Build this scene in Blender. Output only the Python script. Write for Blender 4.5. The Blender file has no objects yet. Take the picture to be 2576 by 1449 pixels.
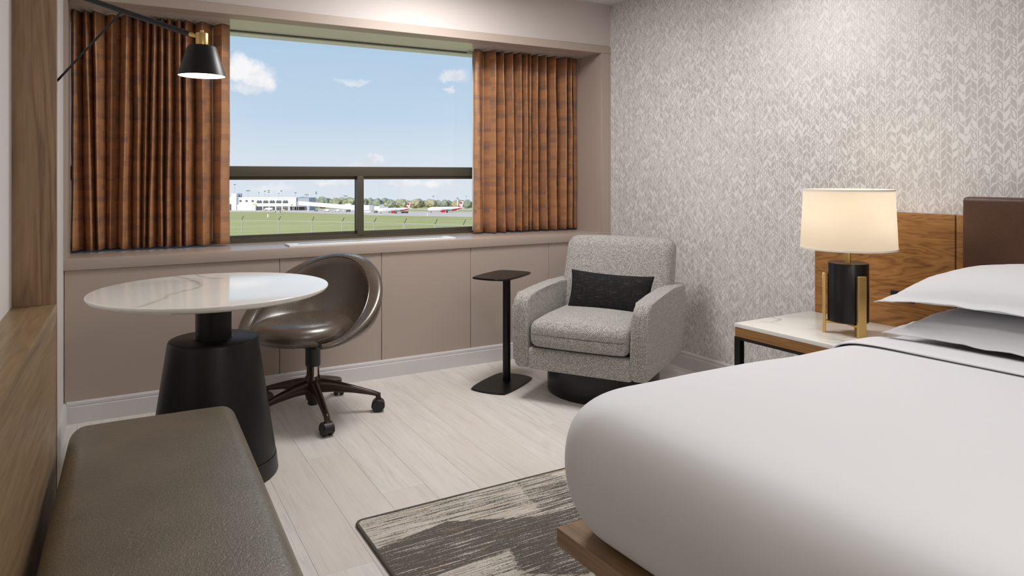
import bpy, bmesh, math, random
from mathutils import Vector, Matrix, noise
random.seed(7)
C = bpy.context.scene.collection
sc = bpy.context.scene
PI = math.pi
# ------------------------------------------------------------------ camera, world, light, exposure
YAW = math.radians(29.43)
FPX = 1770.0
FW = Vector((math.sin(YAW), math.cos(YAW), 0)); RT = Vector((math.cos(YAW), -math.sin(YAW), 0))
cd = bpy.data.cameras.new('camera'); cam = bpy.data.objects.new('camera', cd); C.objects.link(cam)
cam.location = (0, 0, 1.2); cam.rotation_euler = (PI/2, 0, -YAW)
cd.sensor_width = 36.0; cd.lens = 36.0*FPX/2576; cd.shift_y = -286.5/2576
cd.clip_start = 0.05; cd.clip_end = 6000
sc.camera = cam
vs = sc.view_settings
vs.view_transform = 'Standard'; vs.look = 'None'; vs.exposure = 0.0; vs.gamma = 1.0; vs.use_curve_mapping = False

def S(r, g, b, a=1.0):
    f = lambda c: (c/255/12.92) if c/255 <= 0.04045 else ((c/255+0.055)/1.055)**2.4
    return (f(r), f(g), f(b), a)

class NT:
    """small node-tree helper"""
    def __init__(s, tree): s.t = tree; s.n = tree.nodes; s.l = tree.links
    def new(s, ty, **kw):
        n = s.n.new(ty)
        for k, v in kw.items(): setattr(n, k, v)
        return n
    def put(s, sock, v):
        if isinstance(v, bpy.types.NodeSocket): s.l.new(v, sock)
        elif v is not None: sock.default_value = v
    def math(s, op, a, b=None, c=None, clamp=False):
        n = s.new('ShaderNodeMath', operation=op); n.use_clamp = clamp
        for i, v in enumerate((a, b, c)): s.put(n.inputs[i], v)
        return n.outputs[0]
    def vmath(s, op, a, b=None):
        n = s.new('ShaderNodeVectorMath', operation=op)
        s.put(n.inputs[0], a)
        if b is not None: s.put(n.inputs[3] if op == 'SCALE' else n.inputs[1], b)
        return n.outputs['Value'] if op in ('LENGTH', 'DOT_PRODUCT', 'DISTANCE') else n.outputs[0]
    def mix(s, f, a, b, blend='MIX'):
        n = s.new('ShaderNodeMix', data_type='RGBA', blend_type=blend)
        s.put(n.inputs[0], f); s.put(n.inputs[6], a); s.put(n.inputs[7], b)
        return n.outputs[2]
    def noise(s, vec, scale, detail=3, rough=0.5, dist=0.0):
        n = s.new('ShaderNodeTexNoise'); s.put(n.inputs['Vector'], vec)
        n.inputs['Scale'].default_value = scale; n.inputs['Detail'].default_value = detail
        n.inputs['Roughness'].default_value = rough; n.inputs['Distortion'].default_value = dist
        return n.outputs[0]
    def ramp(s, f, stops, interp='LINEAR'):
        n = s.new('ShaderNodeValToRGB'); s.put(n.inputs[0], f); r = n.color_ramp; r.interpolation = interp
        while len(r.elements) < len(stops): r.elements.new(0.5)
        for e, (p, c) in zip(r.elements, stops): e.position = p; e.color = c if len(c) == 4 else (*c, 1)
        return n.outputs[0]
    def mapr(s, v, a, b, c=0.0, d=1.0, smooth=False):
        n = s.new('ShaderNodeMapRange'); n.clamp = True
        if smooth: n.interpolation_type = 'SMOOTHSTEP'
        s.put(n.inputs[0], v)
        for i, x in enumerate((a, b, c, d)): s.put(n.inputs[i+1], x)
        return n.outputs[0]
    def mapping(s, vec, scale=(1, 1, 1), rot=(0, 0, 0), loc=(0, 0, 0)):
        n = s.new('ShaderNodeMapping'); s.put(n.inputs[0], vec)
        n.inputs[1].default_value = loc; n.inputs[2].default_value = rot; n.inputs[3].default_value = scale
        return n.outputs[0]
    def sep(s, v):
        n = s.new('ShaderNodeSeparateXYZ'); s.put(n.inputs[0], v); return n.outputs
    def comb(s, x, y, z=0.0):
        n = s.new('ShaderNodeCombineXYZ')
        for i, v in enumerate((x, y, z)): s.put(n.inputs[i], v)
        return n.outputs[0]
    def white(s, v):
        n = s.new('ShaderNodeTexWhiteNoise', noise_dimensions='3D'); s.put(n.inputs[0], v); return n.outputs
    def bump(s, h, strength, dist, normal=None):
        n = s.new('ShaderNodeBump'); s.put(n.inputs['Height'], h)
        n.inputs['Strength'].default_value = strength; n.inputs['Distance'].default_value = dist
        if normal is not None: s.put(n.inputs['Normal'], normal)
        return n.outputs[0]

# ---- sky
SKY_LIGHT = 1.0
w = bpy.data.worlds.new('sky'); sc.world = w; w.use_nodes = True
W = NT(w.node_tree); W.n.clear()
dirv = W.new('ShaderNodeTexCoord').outputs['Generated']
dx, dy, dz = W.sep(dirv)
base = W.ramp(W.mapr(dz, -0.05, 1.0), [(0.0, S(224, 233, 241)), (0.07, S(216, 228, 240)), (0.12, S(196, 217, 237)),
                                      (0.25, S(172, 204, 231)), (0.6, S(120, 168, 215)), (1.0, S(84, 138, 200))])
def sky_dir(px, py):
    v = FW + RT*((px-1288)/FPX) + Vector((0, 0, (438-py)/FPX)); return v.normalized()
wob = W.new('ShaderNodeTexNoise'); W.put(wob.inputs['Vector'], dirv); wob.inputs['Scale'].default_value = 22; wob.inputs['Detail'].default_value = 7; wob.inputs['Roughness'].default_value = 0.62
offs = W.vmath('SCALE', W.vmath('SUBTRACT', wob.outputs['Color'], (0.5, 0.5, 0.5)), 0.05)
dw = W.vmath('ADD', dirv, offs)
cloud = None
for px, py, rx, ry, dens in ((612, 178, 42, 30, 1.0), (655, 196, 44, 34, 1.0), (612, 222, 40, 18, 0.7), (885, 210, 34, 11, 0.55), (1150, 190, 40, 20, 0.85),
                             (1130, 228, 18, 7, 0.7), (928, 410, 42, 12, 0.9), (840, 455, 60, 11, 0.7), (1010, 458, 60, 12, 0.75), (1110, 460, 52, 14, 0.8), (690, 470, 60, 12, 0.45)):
    dd = sky_dir(px, py)
    rr = RT*math.cos(0)  # horizontal axis of the cloud
    off = W.vmath('SUBTRACT', dw, tuple(dd))
    ax = W.math('DIVIDE', W.vmath('DOT_PRODUCT', off, tuple(RT)), rx/FPX)
    ay = W.math('DIVIDE', W.sep(off)[2], ry/FPX)
    fr = W.math('SUBTRACT', 1.0, W.math('SQRT', W.math('ADD', W.math('MULTIPLY', ax, ax), W.math('MULTIPLY', ay, ay))))
    m = W.math('MULTIPLY', W.mapr(fr, -0.15, 0.55, 0, 1, True), dens)
    front = W.math('GREATER_THAN', W.vmath('DOT_PRODUCT', dirv, tuple(dd)), 0.5)
    m = W.math('MULTIPLY', m, front)
    cloud = m if cloud is None else W.math('MAXIMUM', cloud, m)
# scattered fair-weather cloud everywhere else in the sky
pl = W.comb(W.math('DIVIDE', dx, W.math('ADD', W.math('MAXIMUM', dz, 0.0), 0.25)), W.math('DIVIDE', dy, W.math('ADD', W.math('MAXIMUM', dz, 0.0), 0.25)), 0.0)
far_c = W.math('MULTIPLY', W.mapr(W.noise(pl, 2.6, 6, 0.6), 0.58, 0.72, 0, 0.8, True), W.mapr(dz, 0.25, 0.4))
cloud = W.math('MAXIMUM', cloud, far_c)
shade = W.mapr(W.noise(W.mapping(dirv, loc=(0, 0, 0.02)), 30, 4), 0.35, 0.6)
ccol = W.mix(shade, S(222, 226, 235), S(250, 250, 252))
bg = W.new('ShaderNodeBackground'); W.put(bg.inputs[0], W.mix(cloud, base, ccol)); bg.inputs[1].default_value = SKY_LIGHT
W.l.new(bg.outputs[0], W.new('ShaderNodeOutputWorld').inputs[0])

def light(name, kind, loc, rot, power, size=None, size_y=None, color=(1, 1, 1), **kw):
    d = bpy.data.lights.new(name, kind); o = bpy.data.objects.new(name, d); C.objects.link(o)
    o.location = loc; o.rotation_euler = rot; d.energy = power; d.color = color
    if kind == 'AREA':
        d.shape = 'RECTANGLE' if size_y else 'DISK'; d.size = size
        if size_y: d.size_y = size_y
    for k, v in kw.items(): setattr(d, k, v)
    return o
# sun behind the hotel, on the airfield
light('sun', 'SUN', (0, 0, 50), (math.radians(56), 0, math.radians(-55)), 3.8, color=(1, 0.96, 0.9), angle=math.radians(0.6))
# ceiling lights of the room and two added fill lamps (all above the frame)
SP = math.radians(140)   # spread cut off towards the horizontal to keep lamp reflections out of the glass
light('ceiling_light_bed', 'AREA', (2.1, 1.1, 2.37), (0, 0, 0), 5, 0.9, color=(1, 0.985, 0.97), spread=SP)
light('ceiling_light_window', 'AREA', (1.6, 3.2, 2.37), (0, 0, 0), 33, 0.7, color=(1, 0.985, 0.97))
light('fill_light_entry', 'AREA', (1.15, -1.2, 2.37), (0, 0, 0), 18, 0.26, color=(1, 0.98, 0.96))  # added frontal fill behind the camera, brightens curtains, knee wall and armchair
light('fill_light_niche', 'AREA', (0.92, 0.1, 2.37), (0, 0, 0), 11, 0.3, color=(1, 0.98, 0.95))  # added unseen fill, lightens the oak end board and niche wall at left
light('ceiling_downlight_wall', 'AREA', (2.55, 2.2, 2.37), (0, math.radians(-14), 0), 5, 0.4, color=(1, 0.97, 0.94), spread=SP)

# ------------------------------------------------------------------ materials
def mat(name, color=None, rough=0.5, metal=0.0, spec=0.5):
    m = bpy.data.materials.new(name); m.use_nodes = True
    b = m.node_tree.nodes['Principled BSDF']
    if color: b.inputs['Base Color'].default_value = color
    b.inputs['Roughness'].default_value = rough; b.inputs['Metallic'].default_value = metal
    b.inputs['Specular IOR Level'].default_value = spec
    T = NT(m.node_tree); T.b = b; T.m = m
    T.obj = lambda: T.new('ShaderNodeTexCoord').outputs['Object']
    T.uv = lambda: T.new('ShaderNodeTexCoord').outputs['UV']
    return T

def paint(name, col, rough=0.55, var=0.03, spec=0.4):
    T = mat(name, col, rough, 0, spec)
    n = T.noise(T.obj(), 3.0, 3)
    T.put(T.b.inputs['Base Color'], T.mix(T.mapr(n, 0.3, 0.7, 0, var*2), col, (col[0]*0.85, col[1]*0.85, col[2]*0.85, 1)))
    T.put(T.b.inputs['Normal'], T.bump(T.noise(T.obj(), 220, 2), 0.05, 0.002))
    return T.m

def wood(name, dark, mid, light_, axis, rough=0.42, scale=1.0, contrast=1.0, spec=0.4, per_obj=False, nring=9.0):
    """oak: long streaks along an axis with cathedral figure and pores"""
    T = mat(name, mid, rough, 0, spec)
    v = T.obj()
    if per_obj:
        r = T.new('ShaderNodeObjectInfo').outputs['Random']
        v = T.vmath('ADD', v, T.comb(T.math('MULTIPLY', r, 37.0), T.math('MULTIPLY', r, 91.0), T.math('MULTIPLY', r, 13.0)))
    sA = [9.0*scale]*3; sA[axis] = 0.9*scale
    big = T.noise(T.mapping(v, sA), 1.0, 4, 0.5, 0.6)
    rings = T.math('FRACT', T.math('MULTIPLY', big, nring))
    rings = T.math('ABSOLUTE', T.math('SUBTRACT', T.math('MULTIPLY', rings, 2.0), 1.0))
    sB = [160.0*scale]*3; sB[axis] = 5.0*scale
    fine = T.noise(T.mapping(v, sB), 1.0, 3, 0.6)
    sC = [24.0*scale]*3; sC[axis] = 2.2*scale
    med = T.noise(T.mapping(v, sC), 1.0, 3, 0.55)
    f = T.math('ADD', T.math('MULTIPLY', rings, 0.30*contrast), T.math('ADD', T.math('MULTIPLY', fine, 0.34), T.math('MULTIPLY', med, 0.42)))
    f = T.math('ADD', f, 0.15*(1-contrast))
    col = T.ramp(f, [(0.28, dark), (0.5, mid), (0.78, light_)])
    T.put(T.b.inputs['Base Color'], col)
    T.put(T.b.inputs['Normal'], T.bump(fine, 0.12, 0.002))
    T.put(T.b.inputs['Roughness'], T.mapr(fine, 0.3, 0.7, rough+0.08, rough-0.05))
    T.col = col
    return T

def leather(name, col, scale=260, rough=0.42, strength=0.35, spec=0.5):
    T = mat(name, col, rough, 0, spec)
    v = T.obj()
    vo = T.new('ShaderNodeTexVoronoi', feature='SMOOTH_F1'); T.put(vo.inputs['Vector'], T.vmath('ADD', v, T.vmath('SCALE', T.new('ShaderNodeTexNoise').outputs['Color'], 0.0)))
    vo.inputs['Scale'].default_value = scale
    n = T.noise(T.mapping(v, (1, 0.55, 1)), scale*0.55, 4, 0.6, 0.8)
    h = T.math('ADD', T.math('MULTIPLY', vo.outputs['Distance'], 0.5), n)
    T.put(T.b.inputs['Normal'], T.bump(h, strength, 0.0025))
    d = T.noise(v, 6, 3)
    T.put(T.b.inputs['Base Color'], T.mix(T.mapr(d, 0.3, 0.7), col, (col[0]*0.78, col[1]*0.78, col[2]*0.78, 1)))
    T.put(T.b.inputs['Roughness'], T.mapr(n, 0.3, 0.7, rough+0.06, rough-0.05))
    return T.m

M = {}
TAUPE = S(180, 164, 153)
M['taupe'] = paint('taupe_paint', TAUPE, 0.5)
M['taupe_gloss'] = paint('taupe_satin_paint', TAUPE, 0.3, 0.02, 0.5)
M['soffit'] = paint('pale_soffit_paint', S(206, 198, 192), 0.25, 0.02, 0.5)
M['greige'] = paint('greige_paint', S(205, 196, 192), 0.6)
M['white_wall'] = paint('white_wall_paint', S(226, 223, 220), 0.6)
M['ceiling'] = paint('ceiling_paint', S(228, 226, 224), 0.75)
M['base_white'] = paint('white_trim_paint', S(214, 212, 213), 0.4, 0.02)
M['grille'] = mat('white_enamel', S(240, 240, 238), 0.35).m
M['dark_gap'] = mat('dark_recess', S(20, 18, 17), 0.8).m
M['black'] = mat('matte_black_metal', S(15, 14, 14), 0.4, 0.0, 0.4).m
M['black_satin'] = mat('satin_black_metal', S(24, 22, 23), 0.3, 0.2, 0.5).m
M['black_plastic'] = mat('black_plastic', S(24, 24, 26), 0.42).m
M['bronze'] = mat('bronze_enamel', S(62, 46, 40), 0.25, 0.35, 0.5).m
M['brass'] = mat('brushed_brass', S(220, 184, 118), 0.34, 0.9).m
M['chrome'] = mat('chrome', S(190, 180, 175), 0.15, 1.0).m
M['frame'] = mat('bronze_aluminium', S(86, 80, 68), 0.4, 0.25).m
M['oak_dark'] = wood('grey_brown_oak', S(104, 80, 60), S(148, 120, 94), S(170, 142, 114), 2, 0.45, contrast=0.8).m
M['oak_bench'] = wood('brown_oak_length', S(112, 90, 64), S(142, 117, 86), S(162, 137, 104), 1, 0.36, contrast=0.5).m
M['oak_gold'] = wood('golden_oak', S(100, 64, 30), S(148, 102, 54), S(168, 122, 70), 1, 0.4, scale=1.1, contrast=0.95, nring=17.0).m
M['oak_bed'] = wood('bed_oak', S(104, 80, 56), S(140, 112, 82), S(162, 132, 100), 1, 0.42, contrast=0.7).m
M['oak_night'] = wood('nightstand_oak', S(112, 76, 38), S(150, 108, 62), S(172, 128, 78), 1, 0.42, contrast=0.5).m
Tp = wood('whitewashed_oak_plank', S(192, 184, 177), S(218, 212, 207), S(230, 226, 222), 1, 0.36, scale=0.9, contrast=0.4, per_obj=True)
rnd = Tp.new('ShaderNodeObjectInfo').outputs['Random']
Tp.put(Tp.b.inputs['Base Color'], Tp.mix(Tp.mapr(rnd, 0, 1, 0.0, 0.45), Tp.col, S(210, 200, 190), 'MIX'))
M['plank'] = Tp.m
M['leather_bench'] = leather('olive_brown_leather', S(104, 93, 74), 300, 0.38, 0.6, 0.8)
M['leather_chair'] = leather('brown_chair_leather', S(88, 75, 62), 500, 0.27, 0.05, 0.8)
M['leather_head'] = leather('copper_brown_leather', S(80, 50, 32), 240, 0.36, 0.3, 0.5)

for q_ in ('leather_bench', 'leather_chair'):
    b_ = M[q_].node_tree.nodes['Principled BSDF']; b_.inputs['Coat Weight'].default_value = 0.25; b_.inputs['Coat Roughness'].default_value = 0.3
def linen(name, col, sc_=900, rough=0.85, strength=0.08):
    T = mat(name, col, rough, 0, 0.25)
    u = T.uv()
    n1 = T.noise(T.mapping(u, (sc_, sc_*0.12, 1)), 1, 2); n2 = T.noise(T.mapping(u, (sc_*0.12, sc_, 1)), 1, 2)
    h = T.math('ADD', n1, n2)
    T.put(T.b.inputs['Normal'], T.bump(h, strength, 0.001))
    T.b.inputs['Sheen Weight'].default_value = 0.15
    return T.m
M['sheet'] = linen('white_cotton', S(222, 222, 225))
M['pillow'] = linen('white_pillow_cotton', S(212, 212, 215), 700, 0.85, 0.12)

# marble
VEINS = [([(-0.123, 0.440), (-0.071, 0.328), (-0.042, 0.182), (-0.036, 0.082), (-0.056, 0.025), (-0.106, -0.024), (-0.162, -0.096), (-0.188, -0.179), (-0.226, -0.240), (-0.272, -0.325)], 0.0075), ([(-0.029, 0.444), (-0.007, 0.333), (0.033, 0.256), (0.065, 0.252)], 0.005)]
def marble(name):
    T = mat(name, S(232, 229, 224), 0.12, 0, 0.5)
    v = T.obj()
    n = T.noise(T.mapping(v, (1.0, 1.0, 1.0), (0, 0, 0.6)), 1.9, 5, 0.55, 0.5)
    vein = T.math('ABSOLUTE', T.math('SUBTRACT', n, 0.5))
    vm = T.mapr(vein, 0.004, 0.02, 1, 0, True)
    vm = T.math('MULTIPLY', vm, T.mapr(T.noise(v, 2.4, 2), 0.45, 0.6))
    soft = T.mapr(T.noise(v, 3.0, 4), 0.35, 0.75, 0, 0.25)
    c = T.mix(soft, S(234, 231, 226), S(218, 214, 208))
    T.put(T.b.inputs['Base Color'], T.mix(T.math('MULTIPLY', vm, 0.75), c, S(176, 170, 160)))
    return T.m
M['marble'] = marble('white_marble')
def marble_vein(name, lines):
    T = mat(name, S(238, 236, 232), 0.10, 0, 0.5)
    v = T.obj(); nz = T.new('ShaderNodeTexNoise'); T.put(nz.inputs['Vector'], v); nz.inputs['Scale'].default_value = 9; nz.inputs['Detail'].default_value = 4
    p = T.vmath('ADD', T.vmath('MULTIPLY', v, (1, 1, 0)), T.vmath('MULTIPLY', T.vmath('SUBTRACT', nz.outputs['Color'], (0.5, 0.5, 0.5)), (0.03, 0.03, 0)))
    d = None
    for L_, wd in lines:
        for a, b in zip(L_, L_[1:]):
            ab = (b[0]-a[0], b[1]-a[1], 0); l2 = ab[0]**2+ab[1]**2
            pa = T.vmath('SUBTRACT', p, (a[0], a[1], 0))
            t = T.math('DIVIDE', T.vmath('DOT_PRODUCT', pa, ab), l2, clamp=True)
            near = T.vmath('SUBTRACT', pa, T.vmath('SCALE', ab, t))
            q = T.math('DIVIDE', T.vmath('LENGTH', near), wd)
            d = q if d is None else T.math('MINIMUM', d, q)
    core = T.mapr(d, 0.5, 1.0, 1, 0, True); halo = T.mapr(d, 0.5, 3.5, 0.35, 0, True)
    m = T.math('MULTIPLY', T.math('MAXIMUM', core, halo), T.mapr(T.noise(v, 14, 3), 0.3, 0.65, 0.3, 0.8))
    soft = T.mapr(T.noise(v, 3.0, 4), 0.4, 0.75, 0, 0.3)
    T.put(T.b.inputs['Base Color'], T.mix(m, T.mix(soft, S(240, 238, 234), S(224, 221, 215)), S(180, 172, 160)))
    return T.m
M['marble_table'] = marble_vein('white_marble_with_vein', VEINS)

# tweed
def tweed(name, dark, light_, cell=0.0048):
    T = mat(name, light_, 0.9, 0, 0.2)
    u = T.uv(); x, y, _ = T.sep(u)
    wob1 = T.math('MULTIPLY', T.noise(u, 40, 2), 0.003)
    cx = T.math('FLOOR', T.math('DIVIDE', T.math('ADD', x, wob1), cell)); cy = T.math('FLOOR', T.math('DIVIDE', T.math('ADD', y, wob1), cell*0.8))
    par = T.math('MODULO', T.math('ABSOLUTE', T.math('ADD', cx, cy)), 2.0)
    r = T.white(T.comb(cx, cy, 0.0))[0]
    st = T.noise(T.mapping(u, (60, 900, 1)), 1, 2)
    f = T.math('ADD', T.math('MULTIPLY', par, 0.48), T.math('ADD', T.math('MULTIPLY', r, 0.32), T.math('MULTIPLY', st, 0.30)))
    T.put(T.b.inputs['Base Color'], T.ramp(f, [(0.22, dark), (0.78, light_)]))
    T.put(T.b.inputs['Normal'], T.bump(f, 0.5, 0.002))
    T.b.inputs['Sheen Weight'].default_value = 0.2
    return T.m
M['tweed'] = tweed('black_and_white_tweed', S(42, 39, 38), S(206, 202, 197))
# dark slub cushion
T = mat('black_slub_fabric', S(30, 28, 29), 0.9, 0, 0.2)
u = T.uv()
a = T.mapr(T.noise(T.mapping(u, (14, 420, 1)), 1, 3, 0.6), 0.60, 0.74); b_ = T.mapr(T.noise(T.mapping(u, (420, 14, 1)), 1, 3, 0.6), 0.62, 0.76)
T.put(T.b.inputs['Base Color'], T.mix(T.math('MULTIPLY', T.math('MAXIMUM', a, b_), 0.6), S(32, 30, 31), S(128, 124, 122)))
T.put(T.b.inputs['Normal'], T.bump(T.math('ADD', a, b_), 0.3, 0.001))
M['slub'] = T.m
# curtain: copper satin woven in blocks
T = mat('copper_satin_curtain', S(140, 92, 58), 0.42, 0.25, 0.6)
u = T.uv(); x, y, _ = T.sep(u)
c1 = T.white(T.comb(T.math('FLOOR', T.math('DIVIDE', x, 0.085)), T.math('FLOOR', T.math('DIVIDE', y, 0.062)), 1.0))[0]
c2 = T.white(T.comb(T.math('FLOOR', T.math('DIVIDE', T.math('ADD', x, 0.03), 0.055)), T.math('FLOOR', T.math('DIVIDE', y, 0.031)), 4.0))[0]
band = T.math('LESS_THAN', T.math('FRACT', T.math('DIVIDE', T.math('ADD', y, T.math('MULTIPLY', c2, 0.02)), 0.107)), 0.24)
f = T.math('ADD', T.math('MULTIPLY', c1, 0.30), T.math('ADD', T.math('MULTIPLY', c2, 0.42), T.math('MULTIPLY', band, 0.20)))
slub = T.mapr(T.noise(T.mapping(u, (9, 260, 1)), 1, 3, 0.6), 0.62, 0.72)
col = T.ramp(f, [(0.2, S(198, 146, 104)), (0.5, S(178, 132, 99)), (0.85, S(150, 118, 104))])
T.put(T.b.inputs['Base Color'], T.mix(T.math('MULTIPLY', slub, 0.5), col, S(112, 78, 56)))
T.put(T.b.inputs['Roughness'], T.mapr(c1, 0, 1, 0.32, 0.46))
T.put(T.b.inputs['Normal'], T.bump(T.noise(T.mapping(u, (60, 500, 1)), 1, 2), 0.12, 0.001))
M['curtain'] = T.m
M['lining'] = mat('white_curtain_lining', S(226, 218, 206), 0.9).m

# wallpaper: chevron leaves on vertical stems, silvery ground
T = mat('leaf_wallpaper', S(206, 200, 198), 0.55, 0, 0.4)
u = T.uv(); x, y, _ = T.sep(u)
n1 = T.noise(u, 40, 2); n2 = T.noise(T.mapping(u, loc=(3, 7, 0)), 46, 2)
x = T.math('ADD', x, T.math('MULTIPLY', T.math('SUBTRACT', n1, 0.5), 0.012))
y = T.math('ADD', y, T.math('MULTIPLY', T.math('SUBTRACT', n2, 0.5), 0.032))
HC = 0.0245
cu = T.math('DIVIDE', x, HC); ci = T.math('FLOOR', cu); fu = T.math('SUBTRACT', cu, ci)
par = T.math('MODULO', T.math('ABSOLUTE', ci), 2.0)
tow = T.math('ABSOLUTE', T.math('SUBTRACT', par, fu))        # 0 at the leaf's outer side ... 1
tow = T.math('SUBTRACT', 1.0, tow)
rcol = T.white(T.comb(ci, 5.0, 0.0))[0]
rv = T.math('ADD', T.math('DIVIDE', T.math('SUBTRACT', y, T.math('MULTIPLY', T.math('SUBTRACT', 1.0, tow), 0.027)), 0.042), T.math('MULTIPLY', rcol, 3.0))
ri = T.math('FLOOR', rv); fv = T.math('SUBTRACT', rv, ri)
rr = T.white(T.comb(ci, ri, 2.0)); r1 = rr[0]; r2 = T.white(T.comb(ri, ci, 9.0))[0]
def band_mask(f, lo, hi, s=0.05):
    return T.math('MULTIPLY', T.mapr(f, T.math('SUBTRACT', lo, s) if not isinstance(lo, float) else lo-s, T.math('ADD', lo, s) if not isinstance(lo, float) else lo+s, 0, 1),
                  T.mapr(f, hi-s, hi+s, 1, 0))
leaf = T.math('MULTIPLY', band_mask(fu, 0.08, 0.93), T.math('MULTIPLY', band_mask(fv, 0.09, 0.90), 1.0))
hole = T.math('MULTIPLY', band_mask(fu, 0.28, 0.72), band_mask(fv, 0.26, 0.72))
hollow = T.math('GREATER_THAN', r1, 0.45)
part = T.math('MULTIPLY', T.math('GREATER_THAN', r2, 0.78), T.math('GREATER_THAN', fv, 0.5))
leaf = T.math('SUBTRACT', leaf, T.math('MULTIPLY', hole, hollow), clamp=True)
leaf = T.math('SUBTRACT', leaf, part, clamp=True)
stem = T.math('MULTIPLY', T.math('LESS_THAN', T.math('ABSOLUTE', T.math('SUBTRACT', T.math('FRACT', T.math('ADD', T.math('MULTIPLY', cu, 0.5), 0.0)), 0.5)), 0.02), 1.0)
leaf = T.math('MAXIMUM', leaf, T.math('MULTIPLY', stem, 0.7))
dens = T.mapr(T.noise(u, 1.3, 2), 0.3, 0.7, 0.75, 1.0)
fac = T.math('MULTIPLY', leaf, dens)
T.put(T.b.inputs['Base Color'], T.mix(fac, S(225, 223, 222), S(188, 182, 179)))
T.put(T.b.inputs['Roughness'], T.mapr(fac, 0, 1, 0.6, 0.4))
T.put(T.b.inputs['Specular IOR Level'], T.mapr(fac, 0, 1, 0.35, 0.9))
T.put(T.b.inputs['Normal'], T.bump(T.noise(T.mapping(u, (400, 60, 1)), 1, 2), 0.06, 0.001))
M['wallpaper'] = T.m

# rug
T = mat('striped_rug', S(100, 94, 88), 0.95, 0, 0.1)
v = T.obj(); x, y, _ = T.sep(v)
sk = T.noise(T.mapping(v, (5.0, 160, 1)), 1, 3, 0.6)
sk2 = T.noise(T.mapping(v, (2.2, 75, 1), loc=(4, 2, 0)), 1, 3, 0.6)
vo = T.new('ShaderNodeTexVoronoi', feature='F1'); T.put(vo.inputs['Vector'], T.mapping(T.vmath('ADD', v, T.comb(T.math('MULTIPLY', sk, 0.10), 0.0, 0.0)), (1.55, 2.6, 1), (0, 0, 0.35), (0.4, 1.3, 0)))
vo.inputs['Scale'].default_value = 1.7; vo.inputs['Randomness'].default_value = 1.0
patch = T.sep(vo.outputs['Color'])[0]
thr = T.mapr(patch, 0.0, 1.0, 0.43, 0.57)
pile = T.noise(v, 260, 2)
f = T.math('ADD', T.math('MULTIPLY', sk, 0.50), T.math('ADD', T.math('MULTIPLY', sk2, 0.30), T.math('MULTIPLY', pile, 0.20)))
m1 = T.mapr(T.math('SUBTRACT', f, thr), -0.02, 0.02)
grad = T.noise(T.mapping(v, (8, 220, 1), loc=(1, 9, 0)), 1, 2)
dk = T.mix(T.mapr(pile, 0.3, 0.7), S(90, 85, 80), S(118, 112, 106))
lt = T.mix(T.mapr(grad, 0.45, 0.62), S(216, 208, 198), S(186, 178, 168))
c = T.mix(m1, dk, lt)
gold = T.math('MULTIPLY', T.mapr(T.noise(T.mapping(v, (3.0, 95, 1), loc=(8, 3, 0)), 1, 2), 0.655, 0.675), T.mapr(T.noise(T.mapping(v, (22, 60, 1)), 1, 2), 0.42, 0.5))
c = T.mix(T.math('MULTIPLY', gold, 0.8), c, S(178, 140, 88))
T.put(T.b.inputs['Base Color'], c)
loop = T.noise(v, 330, 3)
T.put(T.b.inputs['Normal'], T.bump(T.math('ADD', loop, T.math('MULTIPLY', m1, 0.3)), 0.9, 0.004))
M['rug'] = T.m
M['rug_edge'] = mat('rug_binding', S(86, 80, 74), 0.9).m

# glass, lamps
g = bpy.data.materials.new('window_glass'); g.use_nodes = True; G = NT(g.node_tree); G.n.clear()
fr = G.new('ShaderNodeFresnel'); fr.inputs[0].default_value = 1.45
mx = G.new('ShaderNodeMixShader'); G.l.new(G.math('MULTIPLY', fr.outputs[0], 0.6), mx.inputs[0])
G.l.new(G.new('ShaderNodeBsdfTransparent').outputs[0], mx.inputs[1])
gl = G.new('ShaderNodeBsdfGlossy'); gl.inputs['Roughness'].default_value = 0.0; G.l.new(gl.outputs[0], mx.inputs[2])
G.l.new(mx.outputs[0], G.new('ShaderNodeOutputMaterial').inputs[0]); M['glass'] = g
g = bpy.data.materials.new('linen_lamp_shade'); g.use_nodes = True; G = NT(g.node_tree); G.n.clear()
df = G.new('ShaderNodeBsdfDiffuse'); df.inputs[0].default_value = S(238, 230, 216)
tr = G.new('ShaderNodeBsdfTranslucent'); tr.inputs[0].default_value = S(248, 238, 220)
mx = G.new('ShaderNodeMixShader'); mx.inputs[0].default_value = 0.5
tc = G.new('ShaderNodeTexCoord').outputs['UV']
nb = G.bump(G.math('ADD', G.noise(G.mapping(tc, (900, 90, 1)), 1, 2), G.noise(G.mapping(tc, (90, 900, 1)), 1, 2)), 0.15, 0.001)
G.l.new(nb, df.inputs['Normal'])
G.l.new(df.outputs[0], mx.inputs[1]); G.l.new(tr.outputs[0], mx.inputs[2])
G.l.new(mx.outputs[0], G.new('ShaderNodeOutputMaterial').inputs[0]); M['shade'] = g
def emit(name, col, st):
    m = bpy.data.materials.new(name); m.use_nodes = True; n = NT(m.node_tree); n.n.clear()
    e = n.new('ShaderNodeEmission'); e.inputs[0].default_value = col; e.inputs[1].default_value = st
    n.l.new(e.outputs[0], n.new('ShaderNodeOutputMaterial').inputs[0]); return m
M['bulb'] = emit('lit_bulb', S(255, 236, 208), 9.0)
M['shade_white'] = mat('white_shade_lining', S(238, 234, 226), 0.6).m
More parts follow.
